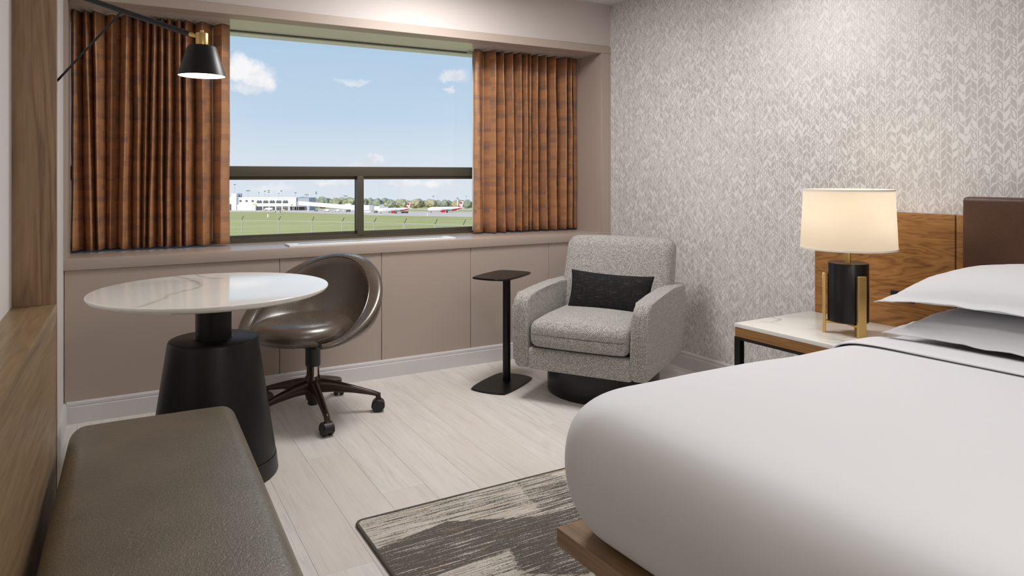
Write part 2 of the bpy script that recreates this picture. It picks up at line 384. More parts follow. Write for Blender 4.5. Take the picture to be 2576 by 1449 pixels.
# outdoors
T = mat('airfield_grass', S(150, 160, 96), 0.95, 0, 0.1)
v = T.obj()
c = T.ramp(T.math('ADD', T.math('MULTIPLY', T.noise(T.mapping(v, (0.02, 0.09, 1)), 1, 5, 0.6), 0.7), T.math('MULTIPLY', T.noise(v, 0.7, 3), 0.3)),
           [(0.35, S(170, 171, 106)), (0.5, S(190, 184, 120)), (0.65, S(203, 193, 134))])
T.put(T.b.inputs['Base Color'], c); M['grass'] = T.m
M['tarmac'] = paint('pale_tarmac', S(224, 208, 194), 0.9, 0.1, 0.1)
M['bldg_white'] = mat('white_cladding', S(236, 236, 234), 0.7).m
M['bldg_grey'] = mat('grey_cladding', S(172, 173, 176), 0.7).m
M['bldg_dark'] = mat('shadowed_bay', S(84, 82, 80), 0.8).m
M['win_dark'] = mat('dark_window_glass', S(92, 98, 96), 0.25).m
M['mast'] = mat('galvanised_steel', S(150, 156, 160), 0.6).m
M['mast_head'] = mat('dark_floodlight', S(40, 44, 50), 0.6).m
M['plane_white'] = mat('white_aircraft_paint', S(238, 236, 235), 0.35).m
M['plane_red'] = mat('red_aircraft_paint', S(206, 38, 52), 0.4).m
M['wing_grey'] = mat('grey_wing', S(150, 150, 150), 0.5).m
M['tyre'] = mat('dark_rubber', S(40, 40, 42), 0.8).m
M['yellow'] = mat('yellow_sign', S(226, 214, 40), 0.6).m
M['fence'] = mat('galvanised_fence', S(176, 176, 172), 0.6).m
M['fence_dark'] = mat('weathered_fence_arm', S(86, 84, 78), 0.7).m
def foliage(name, a, b):  # leaf colours are paled, distance haze is mixed into them
    T = mat(name, a, 0.95, 0, 0.1); n = T.noise(T.obj(), 0.9, 4)
    T.put(T.b.inputs['Base Color'], T.mix(T.mapr(n, 0.35, 0.65), a, b)); return T.m
M['tree_a'] = foliage('hazy_olive_foliage', S(146, 150, 120), S(176, 176, 146))
M['tree_b'] = foliage('hazy_autumn_foliage', S(160, 154, 122), S(186, 176, 142))
M['tree_c'] = foliage('hazy_dull_green_foliage', S(134, 142, 122), S(162, 168, 144))
M['trunk'] = mat('tree_bark', S(96, 84, 70), 0.9).m

# ------------------------------------------------------------------ mesh helpers
ROOTM = {}
def finish(bm, sharp=38):
    bmesh.ops.recalc_face_normals(bm, faces=bm.faces)
    lim = math.radians(sharp)
    for f in bm.faces: f.smooth = True
    for e in bm.edges:
        if len(e.link_faces) == 2 and e.calc_face_angle(0) > lim: e.smooth = False

def box_uv(bm):
    L = bm.loops.layers.uv.get('UVMap')
    if L: return
    L = bm.loops.layers.uv.new('UVMap')
    for f in bm.faces:
        n = f.normal; a = max(range(3), key=lambda i: abs(n[i]))
        for l in f.loops:
            c = l.vert.co
            l[L].uv = (c.y, c.z) if a == 0 else ((c.x, c.z) if a == 1 else (c.x, c.y))

def obj(name, bm, m, parent=None, world=False, sharp=38, recalc=True, kind=None, mats=None):
    """link bm as ONE mesh object; world=True means the bmesh is in world coordinates"""
    if world and parent is not None: bm.transform(ROOTM[parent.name].inverted())
    if recalc: finish(bm, sharp)
    else:
        for f in bm.faces: f.smooth = True
    box_uv(bm)
    me = bpy.data.meshes.new(name); bm.to_mesh(me); bm.free()
    for q in (mats or [m]): me.materials.append(q)
    o = bpy.data.objects.new(name, me); C.objects.link(o)
    if parent is not None: o.parent = parent
    if kind: o['kind'] = kind
    return o
def thing(name, label, cat, loc=(0, 0, 0), rotz=0.0, group=None):
    o = bpy.data.objects.new(name, None); C.objects.link(o); o.empty_display_size = 0.1
    o.location = loc; o.rotation_euler = (0, 0, rotz)
    ROOTM[o.name] = Matrix.Translation(loc) @ Matrix.Rotation(rotz, 4, 'Z')
    o['label'] = label; o['category'] = cat
    if group: o['group'] = group
    return o
def tag(o, label, cat, group=None):
    o['label'] = label; o['category'] = cat
    if group: o['group'] = group
    return o
def struct(name, bm, m, parent=None, **kw):
    o = obj(name, bm, m, parent, **kw)
    if parent is None: o['kind'] = 'structure'; ROOTM[o.name] = Matrix.Identity(4)
    return o
def dup(root, loc, rotz=None, label=None, scale=None):
    r = root.copy(); C.objects.link(r); r.location = loc
    if rotz is not None: r.rotation_euler = (0, 0, rotz)
    if scale: r.scale = scale
    if label: r['label'] = label
    for ch in list(root.children):
        c = ch.copy(); C.objects.link(c); c.parent = r
        for g_ in ch.children:
            d = g_.copy(); C.objects.link(d); d.parent = c
    return r

def add_box(bm, x0, x1, y0, y1, z0, z1, mi=0):
    vs_ = [bm.verts.new((x, y, z)) for x in (x0, x1) for y in (y0, y1) for z in (z0, z1)]
    for q in ((0, 1, 3, 2), (4, 6, 7, 5), (0, 4, 5, 1), (2, 3, 7, 6), (0, 2, 6, 4), (1, 5, 7, 3)):
        f = bm.faces.new([vs_[i] for i in q]); f.material_index = mi
    return vs_
def bx(x0, x1, y0, y1, z0, z1, bev=0.0, seg=2):
    bm = bmesh.new(); add_box(bm, x0, x1, y0, y1, z0, z1)
    if bev: bmesh.ops.bevel(bm, geom=bm.edges[:], offset=bev, segments=seg, profile=0.6, affect='EDGES')
    return bm
def add_lathe(bm, prof, seg=48, c=(0, 0), cap=True, mi=0, close=False):
    rings = []
    for r, z in prof:
        rings.append([bm.verts.new((c[0]+r*math.cos(2*PI*i/seg), c[1]+r*math.sin(2*PI*i/seg), z)) for i in range(seg)])
    n = len(rings)
    for k in range(n if close else n-1):
        a, b = rings[k], rings[(k+1) % n]
        for i in range(seg):
            f = bm.faces.new((a[i], a[(i+1) % seg], b[(i+1) % seg], b[i])); f.material_index = mi
    if cap and not close:
        bm.faces.new(rings[0]); bm.faces.new(rings[-1])
def lathe(prof, seg=48, c=(0, 0), cap=True, close=False):
    bm = bmesh.new(); add_lathe(bm, prof, seg, c, cap, 0, close); return bm
def add_tube(bm, pts, rad, seg=12, cap=True):
    pts = [Vector(p) for p in pts]; rings = []
    rad = rad if isinstance(rad, (list, tuple)) else [rad]*len(pts)
    for i, p in enumerate(pts):
        d = (pts[min(i+1, len(pts)-1)]-pts[max(i-1, 0)]).normalized()
        up = Vector((0, 0, 1)) if abs(d.z) < 0.95 else Vector((1, 0, 0))
        a = d.cross(up).normalized(); b = a.cross(d).normalized()
        rings.append([bm.verts.new(p+(a*math.cos(2*PI*k/seg)+b*math.sin(2*PI*k/seg))*rad[i]) for k in range(seg)])
    for i in range(len(rings)-1):
        for k in range(seg):
            bm.faces.new((rings[i][k], rings[i][(k+1) % seg], rings[i+1][(k+1) % seg], rings[i+1][k]))
    if cap: bm.faces.new(rings[0]); bm.faces.new(rings[-1])
def tube(pts, rad, seg=12):
    bm = bmesh.new(); add_tube(bm, pts, rad, seg); return bm
def add_prism(bm, poly, axis, a0, a1, mi=0):
    """extrude a polygon given in the two other axes along axis"""
    def P(p, a): return {0: (a, p[0], p[1]), 1: (p[0], a, p[1]), 2: (p[0], p[1], a)}[axis]
    A = [bm.verts.new(P(p, a0)) for p in poly]; B = [bm.verts.new(P(p, a1)) for p in poly]
    n = len(poly)
    for i in range(n):
        f = bm.faces.new((A[i], A[(i+1) % n], B[(i+1) % n], B[i])); f.material_index = mi
    f = bm.faces.new(A); f.material_index = mi; f = bm.faces.new(B); f.material_index = mi
def prism(poly, axis, a0, a1, bev=0, seg=2):
    bm = bmesh.new(); add_prism(bm, poly, axis, a0, a1)
    if bev: bmesh.ops.bevel(bm, geom=bm.edges[:], offset=bev, segments=seg, profile=0.5, affect='EDGES')
    return bm
def rbox(hx, hy, hz, r, seg=4, inner=8, f=None, c=(0, 0, 0)):
    """rounded box from a subdivided cube; f(x,y,z)->(x,y,z) shapes it afterwards"""
    bm = bmesh.new()
    def axis(h):
        rr = min(r, h*0.999); L = []
        for i in range(seg+1): L.append(-h+rr-rr*math.tan((1-i/seg)*PI/4))
        for i in range(1, inner): L.append((-h+rr)+(2*h-2*rr)*i/inner)
        for i in range(seg+1): L.append(h-rr+rr*math.tan(i/seg*PI/4))
        return L
    H = (hx, hy, hz); AX = [axis(h) for h in H]
    for ax in range(3):
        o1, o2 = [i for i in range(3) if i != ax]
        for s in (-1, 1):
            grid = []
            for a in AX[o1]:
                row = []
                for b in AX[o2]:
                    p = [0, 0, 0]; p[ax] = s*H[ax]; p[o1] = a; p[o2] = b
                    rr = min(r, *H)*0.9999
                    q = [max(-H[i]+rr, min(H[i]-rr, p[i])) for i in range(3)]
                    d = Vector([p[i]-q[i] for i in range(3)])
                    if d.length > 1e-9: d = d.normalized()*rr
                    row.append(bm.verts.new(Vector(q)+d))
                grid.append(row)
            for i in range(len(grid)-1):
                for j in range(len(grid[0])-1):
                    bm.faces.new((grid[i][j], grid[i+1][j], grid[i+1][j+1], grid[i][j+1]))
    bmesh.ops.remove_doubles(bm, verts=bm.verts[:], dist=1e-5)
    for v in bm.verts:
        if f: v.co = Vector(f(*v.co))
        v.co += Vector(c)
    return bm
def puff(hx, hy, hz, amt):
    def g_(x, y, z):
        k = max(0, 1-(x/hx)**2)*max(0, 1-(y/hy)**2)
        return (x, y, z+(amt*k if z > 0 else -amt*0.3*k))
    return g_

# ------------------------------------------------------------------ room shell
XL, XN = -0.215, -0.245       # left wall beyond / inside the banquette niche
YW = 4.0                      # knee wall face
XC = 3.045                    # right corner
WA = math.radians(2.0)        # right wall leans 2 degrees
ZC = 2.395
YB = -1.7
def wallp(s, off=0.0):        # point on the right wall, s metres from the corner towards the camera
    return Vector((XC+math.sin(WA)*s-math.cos(WA)*off, YW-math.cos(WA)*s-math.sin(WA)*off, 0))

floor = struct('floor', bx(-0.6, 3.6, YB-0.1, 4.6, -0.12, -0.006), M['dark_gap'])
joints = {(0.36, 0.53): [2.56], (0.53, 0.70): [2.11, 3.29], (0.70, 0.872): [3.0], (0.872, 1.045): [2.54], (1.045, 1.217): [3.28],
          (1.217, 1.39): [2.96], (1.39, 1.56): [3.55], (1.56, 1.73): [3.33], (1.73, 1.9): [2.85]}
xs = sorted({a for k in joints for a in k})
while xs[0] > -0.42: xs.insert(0, xs[0]-0.172)
while xs[-1] < 3.3: xs.append(xs[-1]+0.172)
for x0, x1 in zip(xs, xs[1:]):
    js = next((v for k, v in joints.items() if abs(k[0]-x0) < 0.002), [random.uniform(2.2, 3.4)])
    y = js[0]
    while y > YB: y -= 1.19
    cuts = [YB]
    while y < 4.02:
        if y > YB+0.05 and y < 3.97: cuts.append(y)
        y += 1.19
    cuts.append(4.02)
    for y0, y1 in zip(cuts, cuts[1:]):
        g_ = 0.0003
        bm = bmesh.new(); cy = (y0+y1)/2; cx = (x0+x1)/2; hx, hy = (x1-x0)/2-g_, (y1-y0)/2-g_
        add_box(bm, -hx, hx, -hy, hy, -0.006, 0.0)
        top = [e for e in bm.edges if all(v.co.z > -1e-6 for v in e.verts)]
        bmesh.ops.bevel(bm, geom=top, offset=0.0006, segments=1, affect='EDGES')
        o = obj('plank', bm, M['plank'], floor); o.location = (cx, cy, 0)

struct('ceiling', bx(-0.6, 3.6, YB-0.1, 4.1, ZC, ZC+0.12), M['ceiling'])
# right wall with wallpaper, its own uv in metres
bm = bmesh.new(); L = bm.loops.layers.uv.new('UVMap')
q = [(0.0, -0.01), (5.9, -0.01), (5.9, ZC+0.01), (0.0, ZC+0.01)]
fr_ = [bm.verts.new(wallp(s)+Vector((0, 0, z))) for s, z in q]; bk = [bm.verts.new(wallp(s, -0.12)+Vector((0, 0, z))) for s, z in q]
f = bm.faces.new(fr_)
for l, (s, z) in zip(f.loops, q): l[L].uv = (s, z)
bm.faces.new(bk)
for i in range(4): bm.faces.new((fr_[i], fr_[(i+1) % 4], bk[(i+1) % 4], bk[i]))
struct('wall_right', bm, M['wallpaper'])
struct('wall_back', bx(-0.6, 3.6, YB-0.1, YB, -0.1, ZC+0.05), M['taupe'])
# left wall: niche part and the part beyond
bm = bmesh.new()
add_prism(bm, [(-0.5, YB-0.1), (XN-0.02, YB-0.1), (XN, 2.36), (XL, 2.36), (XL, 4.6), (-0.5, 4.6)], 2, -0.05, ZC+0.05)
struct('wall_left', bm, M['white_wall'])
# window wall: upper part, taupe band, trims, knee wall with panels, recess linings
SX0, SX1 = -0.198, 2.965      # recess between these
ZS, ZT = 0.793, 2.047         # sill top, soffit
YG = 4.42                     # glass
wf = struct('wall_front', bx(-0.5, 3.6, YW-0.012, 4.7, 2.10, ZC+0.05), M['greige'])
bm = bmesh.new(); add_box(bm, -0.5, 3.3, YW+0.0, 4.7, -0.05, 0.76); add_box(bm, 3.02, 3.3, YW+0.0, 4.7, 0.70, 2.1); add_box(bm, -0.6, -0.23, YW, 4.7, 0.70, 2.1)
obj('knee_wall', bm, M['taupe'], wf)
for x0, x1 in ((-0.213, 0.787), (0.787, 1.3685), (1.3685, 1.952), (1.952, 2.535), (2.535, 3.043)):
    obj('panel', bx(x0+0.0016, x1-0.0016, YW-0.010, YW+0.004, 0.0, 0.745, 0.0012, 1), M['taupe'], wf)
struct('trim_1', bx(XL, XC+0.002, YW-0.02, YW+0.1, ZT, 2.10, 0.002, 1), M['taupe'])          # band above the recess
struct('trim_2', bx(SX1, XC+0.001, YW-0.018, YW+0.06, ZS-0.02, ZT, 0.002, 1), M['taupe'])    # right post
struct('trim_3', bx(XL, SX0, YW-0.018, YW+0.06, ZS-0.02, ZT, 0.001, 1), M['taupe'])          # left post
struct('trim_4', bx(XL, SX0, YW+0.06, 4.6, ZS-0.02, ZT, 0), M['taupe_gloss'])                # left reveal
struct('trim_5', bx(SX1, SX1+0.06, YW+0.06, 4.6, ZS-0.02, ZT, 0), M['taupe_gloss'])          # right reveal
struct('trim_6', bx(XL, XC, YW+0.1, 4.6, ZT, ZT+0.06, 0), M['soffit'])                  # soffit
sill = struct('trim_7', bx(XL, XC, YW-0.022, 4.46, 0.737, ZS, 0.003, 2), M['taupe_gloss'])   # sill with apron front
# baseboards
def baseboard(name, p, q_, n, h=0.105):
    """profile extruded from p to q_, n points into the room"""
    prof = [(0, 0), (0.014, 0), (0.014, h-0.026), (0.011, h-0.022), (0.0125, h-0.018), (0.0125, h-0.008), (0.009, h), (0, h)]
    bm = bmesh.new(); p, q_, n = Vector(p), Vector(q_), Vector(n)
    A = [bm.verts.new(p+n*a+Vector((0, 0, z))) for a, z in prof]; B = [bm.verts.new(q_+n*a+Vector((0, 0, z))) for a, z in prof]
    k = len(prof)
    for i in range(k): bm.faces.new((A[i], A[(i+1) % k], B[(i+1) % k], B[i]))
    bm.faces.new(A); bm.faces.new(B)
    struct(name, bm, M['base_white'], sharp=20)
baseboard('baseboard_front', (XL+0.012, YW-0.010, 0), (XC, YW-0.010, 0), (0, -1, 0))
baseboard('baseboard_left', (XL, 2.37, 0), (XL, YW-0.01, 0), (1, 0, 0), 0.10)
baseboard('baseboard_right', wallp(0.01), wallp(5.6), (-math.cos(WA), -math.sin(WA), 0))

# window
def at_glass(px, Y=YG):
    d = FW+RT*((px-1288)/FPX); return d.x*Y/d.y
MX0, MX1 = 1.339, 1.388
win = struct('window_1', bx(SX0, SX1, YG-0.03, YG+0.04, ZS, ZS+0.018), M['frame'])
obj('frame_rail', bx(SX0, SX1, YG-0.028, YG+0.03, 1.186, 1.247, 0.003), M['frame'], win)
obj('frame_rail', bx(SX0, SX1, YG-0.012, YG+0.03, ZT-0.006, ZT, 0.001), M['frame'], win)
obj('mullion', bx(MX0+0.006, MX1, YG-0.03, YG+0.02, ZS+0.012, 1.188, 0.003), M['frame'], win)
def sash(x0, x1, y, st, parent):
    bm = bmesh.new()
    add_box(bm, x0, x1, y-0.012, y+0.012, ZS+0.016, ZS+0.016+0.026); add_box(bm, x0, x1, y-0.012, y+0.012, 1.166, 1.188)
    add_box(bm, x0, x0+st, y-0.0119, y+0.0119, ZS+0.03, 1.17); add_box(bm, x1-st, x1, y-0.0119, y+0.0119, ZS+0.03, 1.17)
    s_ = obj('sash', bm, M['frame'], parent)
    obj('pane', bx(x0+st*0.5, x1-st*0.5, y-0.003, y+0.003, ZS+0.03, 1.175), M['glass'], s_)
sash(SX0, MX0+0.022, YG+0.018, 0.016, win); sash(MX0+0.02, SX1, YG-0.002, 0.03, win)
obj('track', bx(SX0, MX0+0.01, YG-0.028, YG-0.004, ZS+0.016, ZS+0.026, 0.001, 1), M['frame'], win)
obj('pane', bx(SX0, SX1, YG-0.002, YG+0.004, 1.245, ZT-0.003), M['glass'], win)

# ------------------------------------------------------------------ banquette (wood surround) and bench
BR = math.radians(-1.15)
bq = thing('banquette_back', 'grey brown oak banquette surround with ledge and tall end board at left', 'banquette', (-0.17, 1.0, 0), BR)
# local x=0 is the front face of the low back
ZL, YE = 0.838, 1.335
obj('front_panel', bx(-0.028, 0, -2.3, YE, 0.0, ZL-0.004, 0.002), M['oak_bench'], bq)
obj('ledge', bx(-0.105, 0.001, -2.3, YE, ZL-0.026, ZL, 0.0025), M['oak_bench'], bq)
obj('end_board', bx(-0.102, 0.001, YE, YE+0.024, 0.0, 2.38, 0.0015), M['oak_dark'], bq)
obj('shadow_gap', bx(-0.108, -0.102, YE-0.004, YE+0.02, ZL, 2.38), M['dark_gap'], bq)
bn = thing('bench', 'olive brown leather upholstered bench against the oak banquette', 'bench', (0.08, 1.0, 0), BR)
obj('bench_base', bx(-0.215, 0.17, -1.2, 1.30, 0.0, 0.36, 0.004), M['oak_dark'], bn)
def bshape(x, y, z):
    k = max(0, 1-(x/0.222)**4)*max(0, 1-(y/1.27)**8)
    return (x, y, z+(0.012*k if z > 0 else 0))
obj('bench_cushion', rbox(0.222, 1.27, 0.06, 0.045, 6, 10, bshape, (0.0, 0.113, 0.42)), M['leather_bench'], bn, sharp=80)

# ------------------------------------------------------------------ curtains
def gx(px, Y): return at_glass(px, Y)
def curtain(name, top, bot, amps, x0, x1, label, hem_side):
    Y0 = 4.275; R_ = [(gx(a, Y0), gx(b, Y0), k) for a, b, k in zip(top, bot, amps)]
    zb, zt = ZS+0.013, ZT-0.002
    root = thing(name, label, 'curtain', ((x0+x1)/2, Y0, zb))
    NZ = 26
    # columns: alternating valley, ridge
    keys = []
    for i, (a, b, k) in enumerate(R_):
        if i == 0: keys.append((x0, x0, 0.15))
        else:
            pa, pb, pk = R_[i-1]; keys.append(((a+pa)/2+0.12*(a-pa), (b+pb)/2+0.12*(b-pb), -1.5))
        keys.append((a, b, k))
    keys.append((x1, x1, -0.1))
    cols = []
    for i in range(len(keys)-1):
        for s in range(8):
            t = s/8; e = (1-math.cos(t*PI))/2
            tx = t + 0.13*math.sin(2*PI*t)*(-1)
            e = e**(0.62 if keys[i+1][2] > keys[i][2] else 1.0) if keys[i+1][2] > keys[i][2] else 1-(1-e)**0.62
            cols.append(tuple(keys[i][j]+(keys[i+1][j]-keys[i][j])*(tx if j < 2 else e) for j in range(3)))
    cols.append(keys[-1])
    bm = bmesh.new(); L = bm.loops.layers.uv.new('UVMap')
    grid = []; us = []
    for ci, (a, b, k) in enumerate(cols):
        row = []
        for j in range(NZ+1):
            t = j/NZ; z = zb+(zt-zb)*t
            s = t if t > 0 else 0
            x = b+(a-b)*s
            wv = noise.noise(Vector((ci*0.09, z*2.3, 5.0)))
            x += 0.006*wv*math.sin(PI*min(1, t*1.2))
            flare = 1.0
            y = Y0-0.050*k*flare+0.008*noise.noise(Vector((ci*0.13, z*3.0, 1.0)))
            dz = 0.010*noise.noise(Vector((ci*0.07, 3.0, 0))) if j == 0 else 0
            row.append(bm.verts.new((x, y, z+dz)))
        grid.append(row)
        us.append(0 if ci == 0 else us[-1]+(grid[ci][NZ//2].co-grid[ci-1][NZ//2].co).length)
    for i in range(len(grid)-1):
        for j in range(NZ):
            f = bm.faces.new((grid[i][j], grid[i+1][j], grid[i+1][j+1], grid[i][j+1]))
            for l, (uu, jj) in zip(f.loops, ((us[i], j), (us[i+1], j), (us[i+1], j+1), (us[i], j+1))): l[L].uv = (uu, zb+(zt-zb)*jj/NZ)
    o = obj('curtain_panel', bm, M['curtain'], root, world=True, sharp=180)
    so = o.modifiers.new('thickness', 'SOLIDIFY'); so.thickness = 0.003; so.offset = 1
    # white lining edge on the window side
    bm = bmesh.new()
    xe = x1-0.004 if hem_side > 0 else x0+0.004
    pts = []
    for j in range(NZ+1):
        z = zb+0.01+(zt-zb-0.02)*j/NZ
        pts.append(((xe+hem_side*0.006+0.004*noise.noise(Vector((1, z*6, 2)))*(1-j/NZ), Y0+0.016, z), (xe-hem_side*0.12, Y0+0.055, z)))
    A = [bm.verts.new(p) for p, _ in pts]; B = [bm.verts.new(q2) for _, q2 in pts]
    for j in range(NZ): bm.faces.new((A[j], B[j], B[j+1], A[j+1]))
    l_ = obj('lining', bm, M['lining'], root, world=True, sharp=180)
    so = l_.modifiers.new('thickness', 'SOLIDIFY'); so.thickness = 0.002
    bm = bx(x0+0.01, x1-0.01, Y0+0.11, Y0+0.125, ZT-0.012, ZT, 0.001, 1)
    obj('curtain_track', bm, M['base_white'], root, world=True)
curtain('curtain', [189, 216, 239, 282, 319, 346, 372, 389, 406, 424, 449, 467, 506, 556],
        [184, 230, 250, 277, 309, 346, 362, 376, 406, 420, 452, 467, 509, 553],
        [1, 1, 1, 0.0, 1.0, 0.8, 0.5, 1, 0.9, 1, 1, 0.9, 1, 0.8], SX0+0.004, 0.567, 'copper brown satin curtain gathered at the left side of the window', 1)
curtain('curtain', [1201, 1238, 1259, 1283, 1303, 1318, 1331, 1343, 1365, 1388, 1416, 1430, 1441],
        [1202, 1238, 1263, 1288, 1303, 1321, 1332, 1345, 1367, 1391, 1415, 1431, 1444],
        [0.5, 1, 0.9, 0.8, 1, 0.8, 0.5, 1, 1, 1, 1, 0.9, 0.2], 2.112, SX1-0.006, 'copper brown satin curtain gathered at the right side of the window', -1)

# ------------------------------------------------------------------ radiator grille on the sill
gr = thing('vent_grille', 'white slotted radiator vent grille lying on the window sill', 'vent', (1.353, 4.08, ZS))
obj('grille_plate', bx(-0.508, 0.508, -0.066, 0.066, 0.0, 0.011, 0.002), M['grille'], gr)
for i in range(64):
    x = -0.44+0.88*i/63
    obj('slot', bx(x-0.003, x+0.003, -0.022, 0.024, 0.0105, 0.0116), M['mast_head'], gr)

# ------------------------------------------------------------------ round table
TX, TY = 0.343, 3.036
tb = thing('round_table', 'round white marble table on a black conical pedestal', 'table', (TX, TY, 0))
obj('tabletop', lathe([(0.0005, 0.7185), (0.36, 0.7185), (0.415, 0.7205), (0.438, 0.7305), (0.4435, 0.739), (0.4435, 0.7435), (0.4415, 0.7462), (0.438, 0.7465), (0.0005, 0.7465)], 128), M['marble_table'], tb, sharp=50)
obj('column', lathe([(0.067, 0.535), (0.067, 0.7185)], 64), M['black'], tb)
obj('column_ring', lathe([(0.066, 0.546), (0.0715, 0.546), (0.0715, 0.549), (0.066, 0.549)], 64, close=True), M['black_satin'], tb)
obj('pedestal_cone', lathe([(0.20, 0.071), (0.2365, 0.073), (0.168, 0.535), (0.1655, 0.542), (0.160, 0.546), (0.02, 0.546)], 96), M['black'], tb)
obj('base_ring', lathe([(0.22, 0.0), (0.244, 0.0), (0.246, 0.004), (0.2385, 0.068), (0.2345, 0.0705), (0.2, 0.0705)], 96), M['black'], tb)

# ------------------------------------------------------------------ swivel chair
HX, HY_ = 0.861, 3.549
rot = math.atan2(-0.74, -0.67)  # forward direction -> local -y
fwd = Vector((-0.74, -0.67, 0)).normalized()
CR = math.atan2(fwd.y, fwd.x)+PI/2
ch = thing('swivel_chair', 'brown leather tub swivel chair on five castor legs beside the round table', 'chair', (HX, HY_, 0), CR)
def shell():
    bm = bmesh.new(); PM = math.radians(139); NA, NS = 72, 14
    rings = []
    for i in range(NA+1):
        ph = -PM+2*PM*i/NA
        s, c_ = math.sin(ph), math.cos(ph)           # local: back is +y
        fr_ = abs(ph)/PM
        zr = 0.412+0.355*(0.5+0.5*math.cos(fr_*PI))**0.85
        rr = 0.348-0.02*fr_**3
        th = 0.072*(1-0.35*fr_**4)
        prof = []
        zb0 = 0.385
        for k in range(NS+1):                         # outer, bottom -> rim
            t = k/NS
            a = t*PI/2
            r_ = 0.15+(rr-0.15)*math.sin(a)**0.75
            z_ = zb0+(zr-0.012-zb0)*(1-math.cos(a))**0.9
            prof.append((r_, z_))
        prof += [(rr-0.002, zr-0.003), (rr-th*0.14, zr+0.006), (rr-th*0.35, zr+0.007), (rr-th*0.7, zr+0.000), (rr-th*0.95, zr-0.010)]
        for k in range(NS+1):                         # inner, rim -> bottom
            t = 1-k/NS; a = t*PI/2
            ri = rr-th
            r_ = 0.12+(ri-0.12)*math.sin(a)**0.7
            zi = 0.42
            z_ = zi+(zr-0.014-zi)*(1-math.cos(a))**0.9
            prof.append((r_, z_))
        rings.append([bm.verts.new((r_*s*1.05, r_*c_*0.96, z_)) for r_, z_ in prof])
    n = len(rings[0])
    for i in range(NA):
        for k in range(n):
            bm.faces.new((rings[i][k], rings[i+1][k], rings[i+1][(k+1) % n], rings[i][(k+1) % n]))
    bm.faces.new(rings[0]); bm.faces.new(rings[-1])
    return bm
obj('shell', shell(), M['leather_chair'], ch, sharp=60)
# piping line that follows the inner rim
bm = bmesh.new(); PM = math.radians(138); pts = []
for i in range(81):
    ph = -PM+2*PM*i/80; fr_ = abs(ph)/PM
    zr = 0.412+0.355*(0.5+0.5*math.cos(fr_*PI))**0.85; rr = 0.348-0.02*fr_**3; th = 0.072*(1-0.35*fr_**4)
    pts.append(((rr-th*0.93)*math.sin(ph)*1.05, (rr-th*0.93)*math.cos(ph)*0.96, zr-0.008))
obj('piping', tube(pts, 0.0035, 8), M['leather_chair'], ch)
for sg in (-1, 1):
    ph = sg*math.radians(52); pts = []
    for k in range(14):
        t = 0.35+0.65*k/13; a = t*PI/2; fr_ = abs(ph)/PM
        zr = 0.412+0.355*(0.5+0.5*math.cos(fr_*PI))**0.85; rr = 0.348; ri = rr-0.072-0.0012
        r_ = 0.12+(ri-0.12)*math.sin(a)**0.7; z_ = 0.42+(zr-0.014-0.42)*(1-math.cos(a))**0.9
        pts.append((r_*math.sin(ph)*1.05, r_*math.cos(ph)*0.96, z_))
    obj('seam', tube(pts, 0.0016, 6), M['leather_chair'], ch)
def seatf(x, y, z):
    return (x, y, z)
prof = [(0.001, 0.388), (0.19, 0.388), (0.235, 0.394), (0.262, 0.408), (0.275, 0.43), (0.272, 0.452), (0.255, 0.472), (0.225, 0.485), (0.17, 0.492), (0.001, 0.495)]
bm = lathe(prof, 64)
for v in bm.verts: v.co = Vector((v.co.x*0.86, v.co.y*(0.93 if v.co.y < 0 else 0.95)-0.055, v.co.z))
obj('seat', bm, M['leather_chair'], ch, sharp=70)
for o_ in list(ch.children): o_.location = Matrix.Rotation(-CR, 3, 'Z') @ (-RT*0.014)
obj('seat_plate', bx(-0.09, 0.09, -0.11, 0.11, 0.355, 0.39, 0.006), M['black_plastic'], ch)
obj('gas_lift', lathe([(0.0355, 0.245), (0.037, 0.25), (0.037, 0.335), (0.042, 0.345), (0.042, 0.358)], 32), M['black_plastic'], ch)
obj('piston', lathe([(0.017, 0.16), (0.017, 0.36)], 24, (0.014, -0.01)), M['chrome'], ch)
obj('hub', lathe([(0.03, 0.075), (0.034, 0.08), (0.042, 0.115), (0.045, 0.165), (0.038, 0.19), (0.031, 0.2), (0.03, 0.246)], 32), M['bronze'], ch)
obj('lift_tube', lathe([(0.022, 0.05), (0.026, 0.055), (0.026, 0.12)], 24), M['black_plastic'], ch)
LA = math.radians(-20.6)-CR
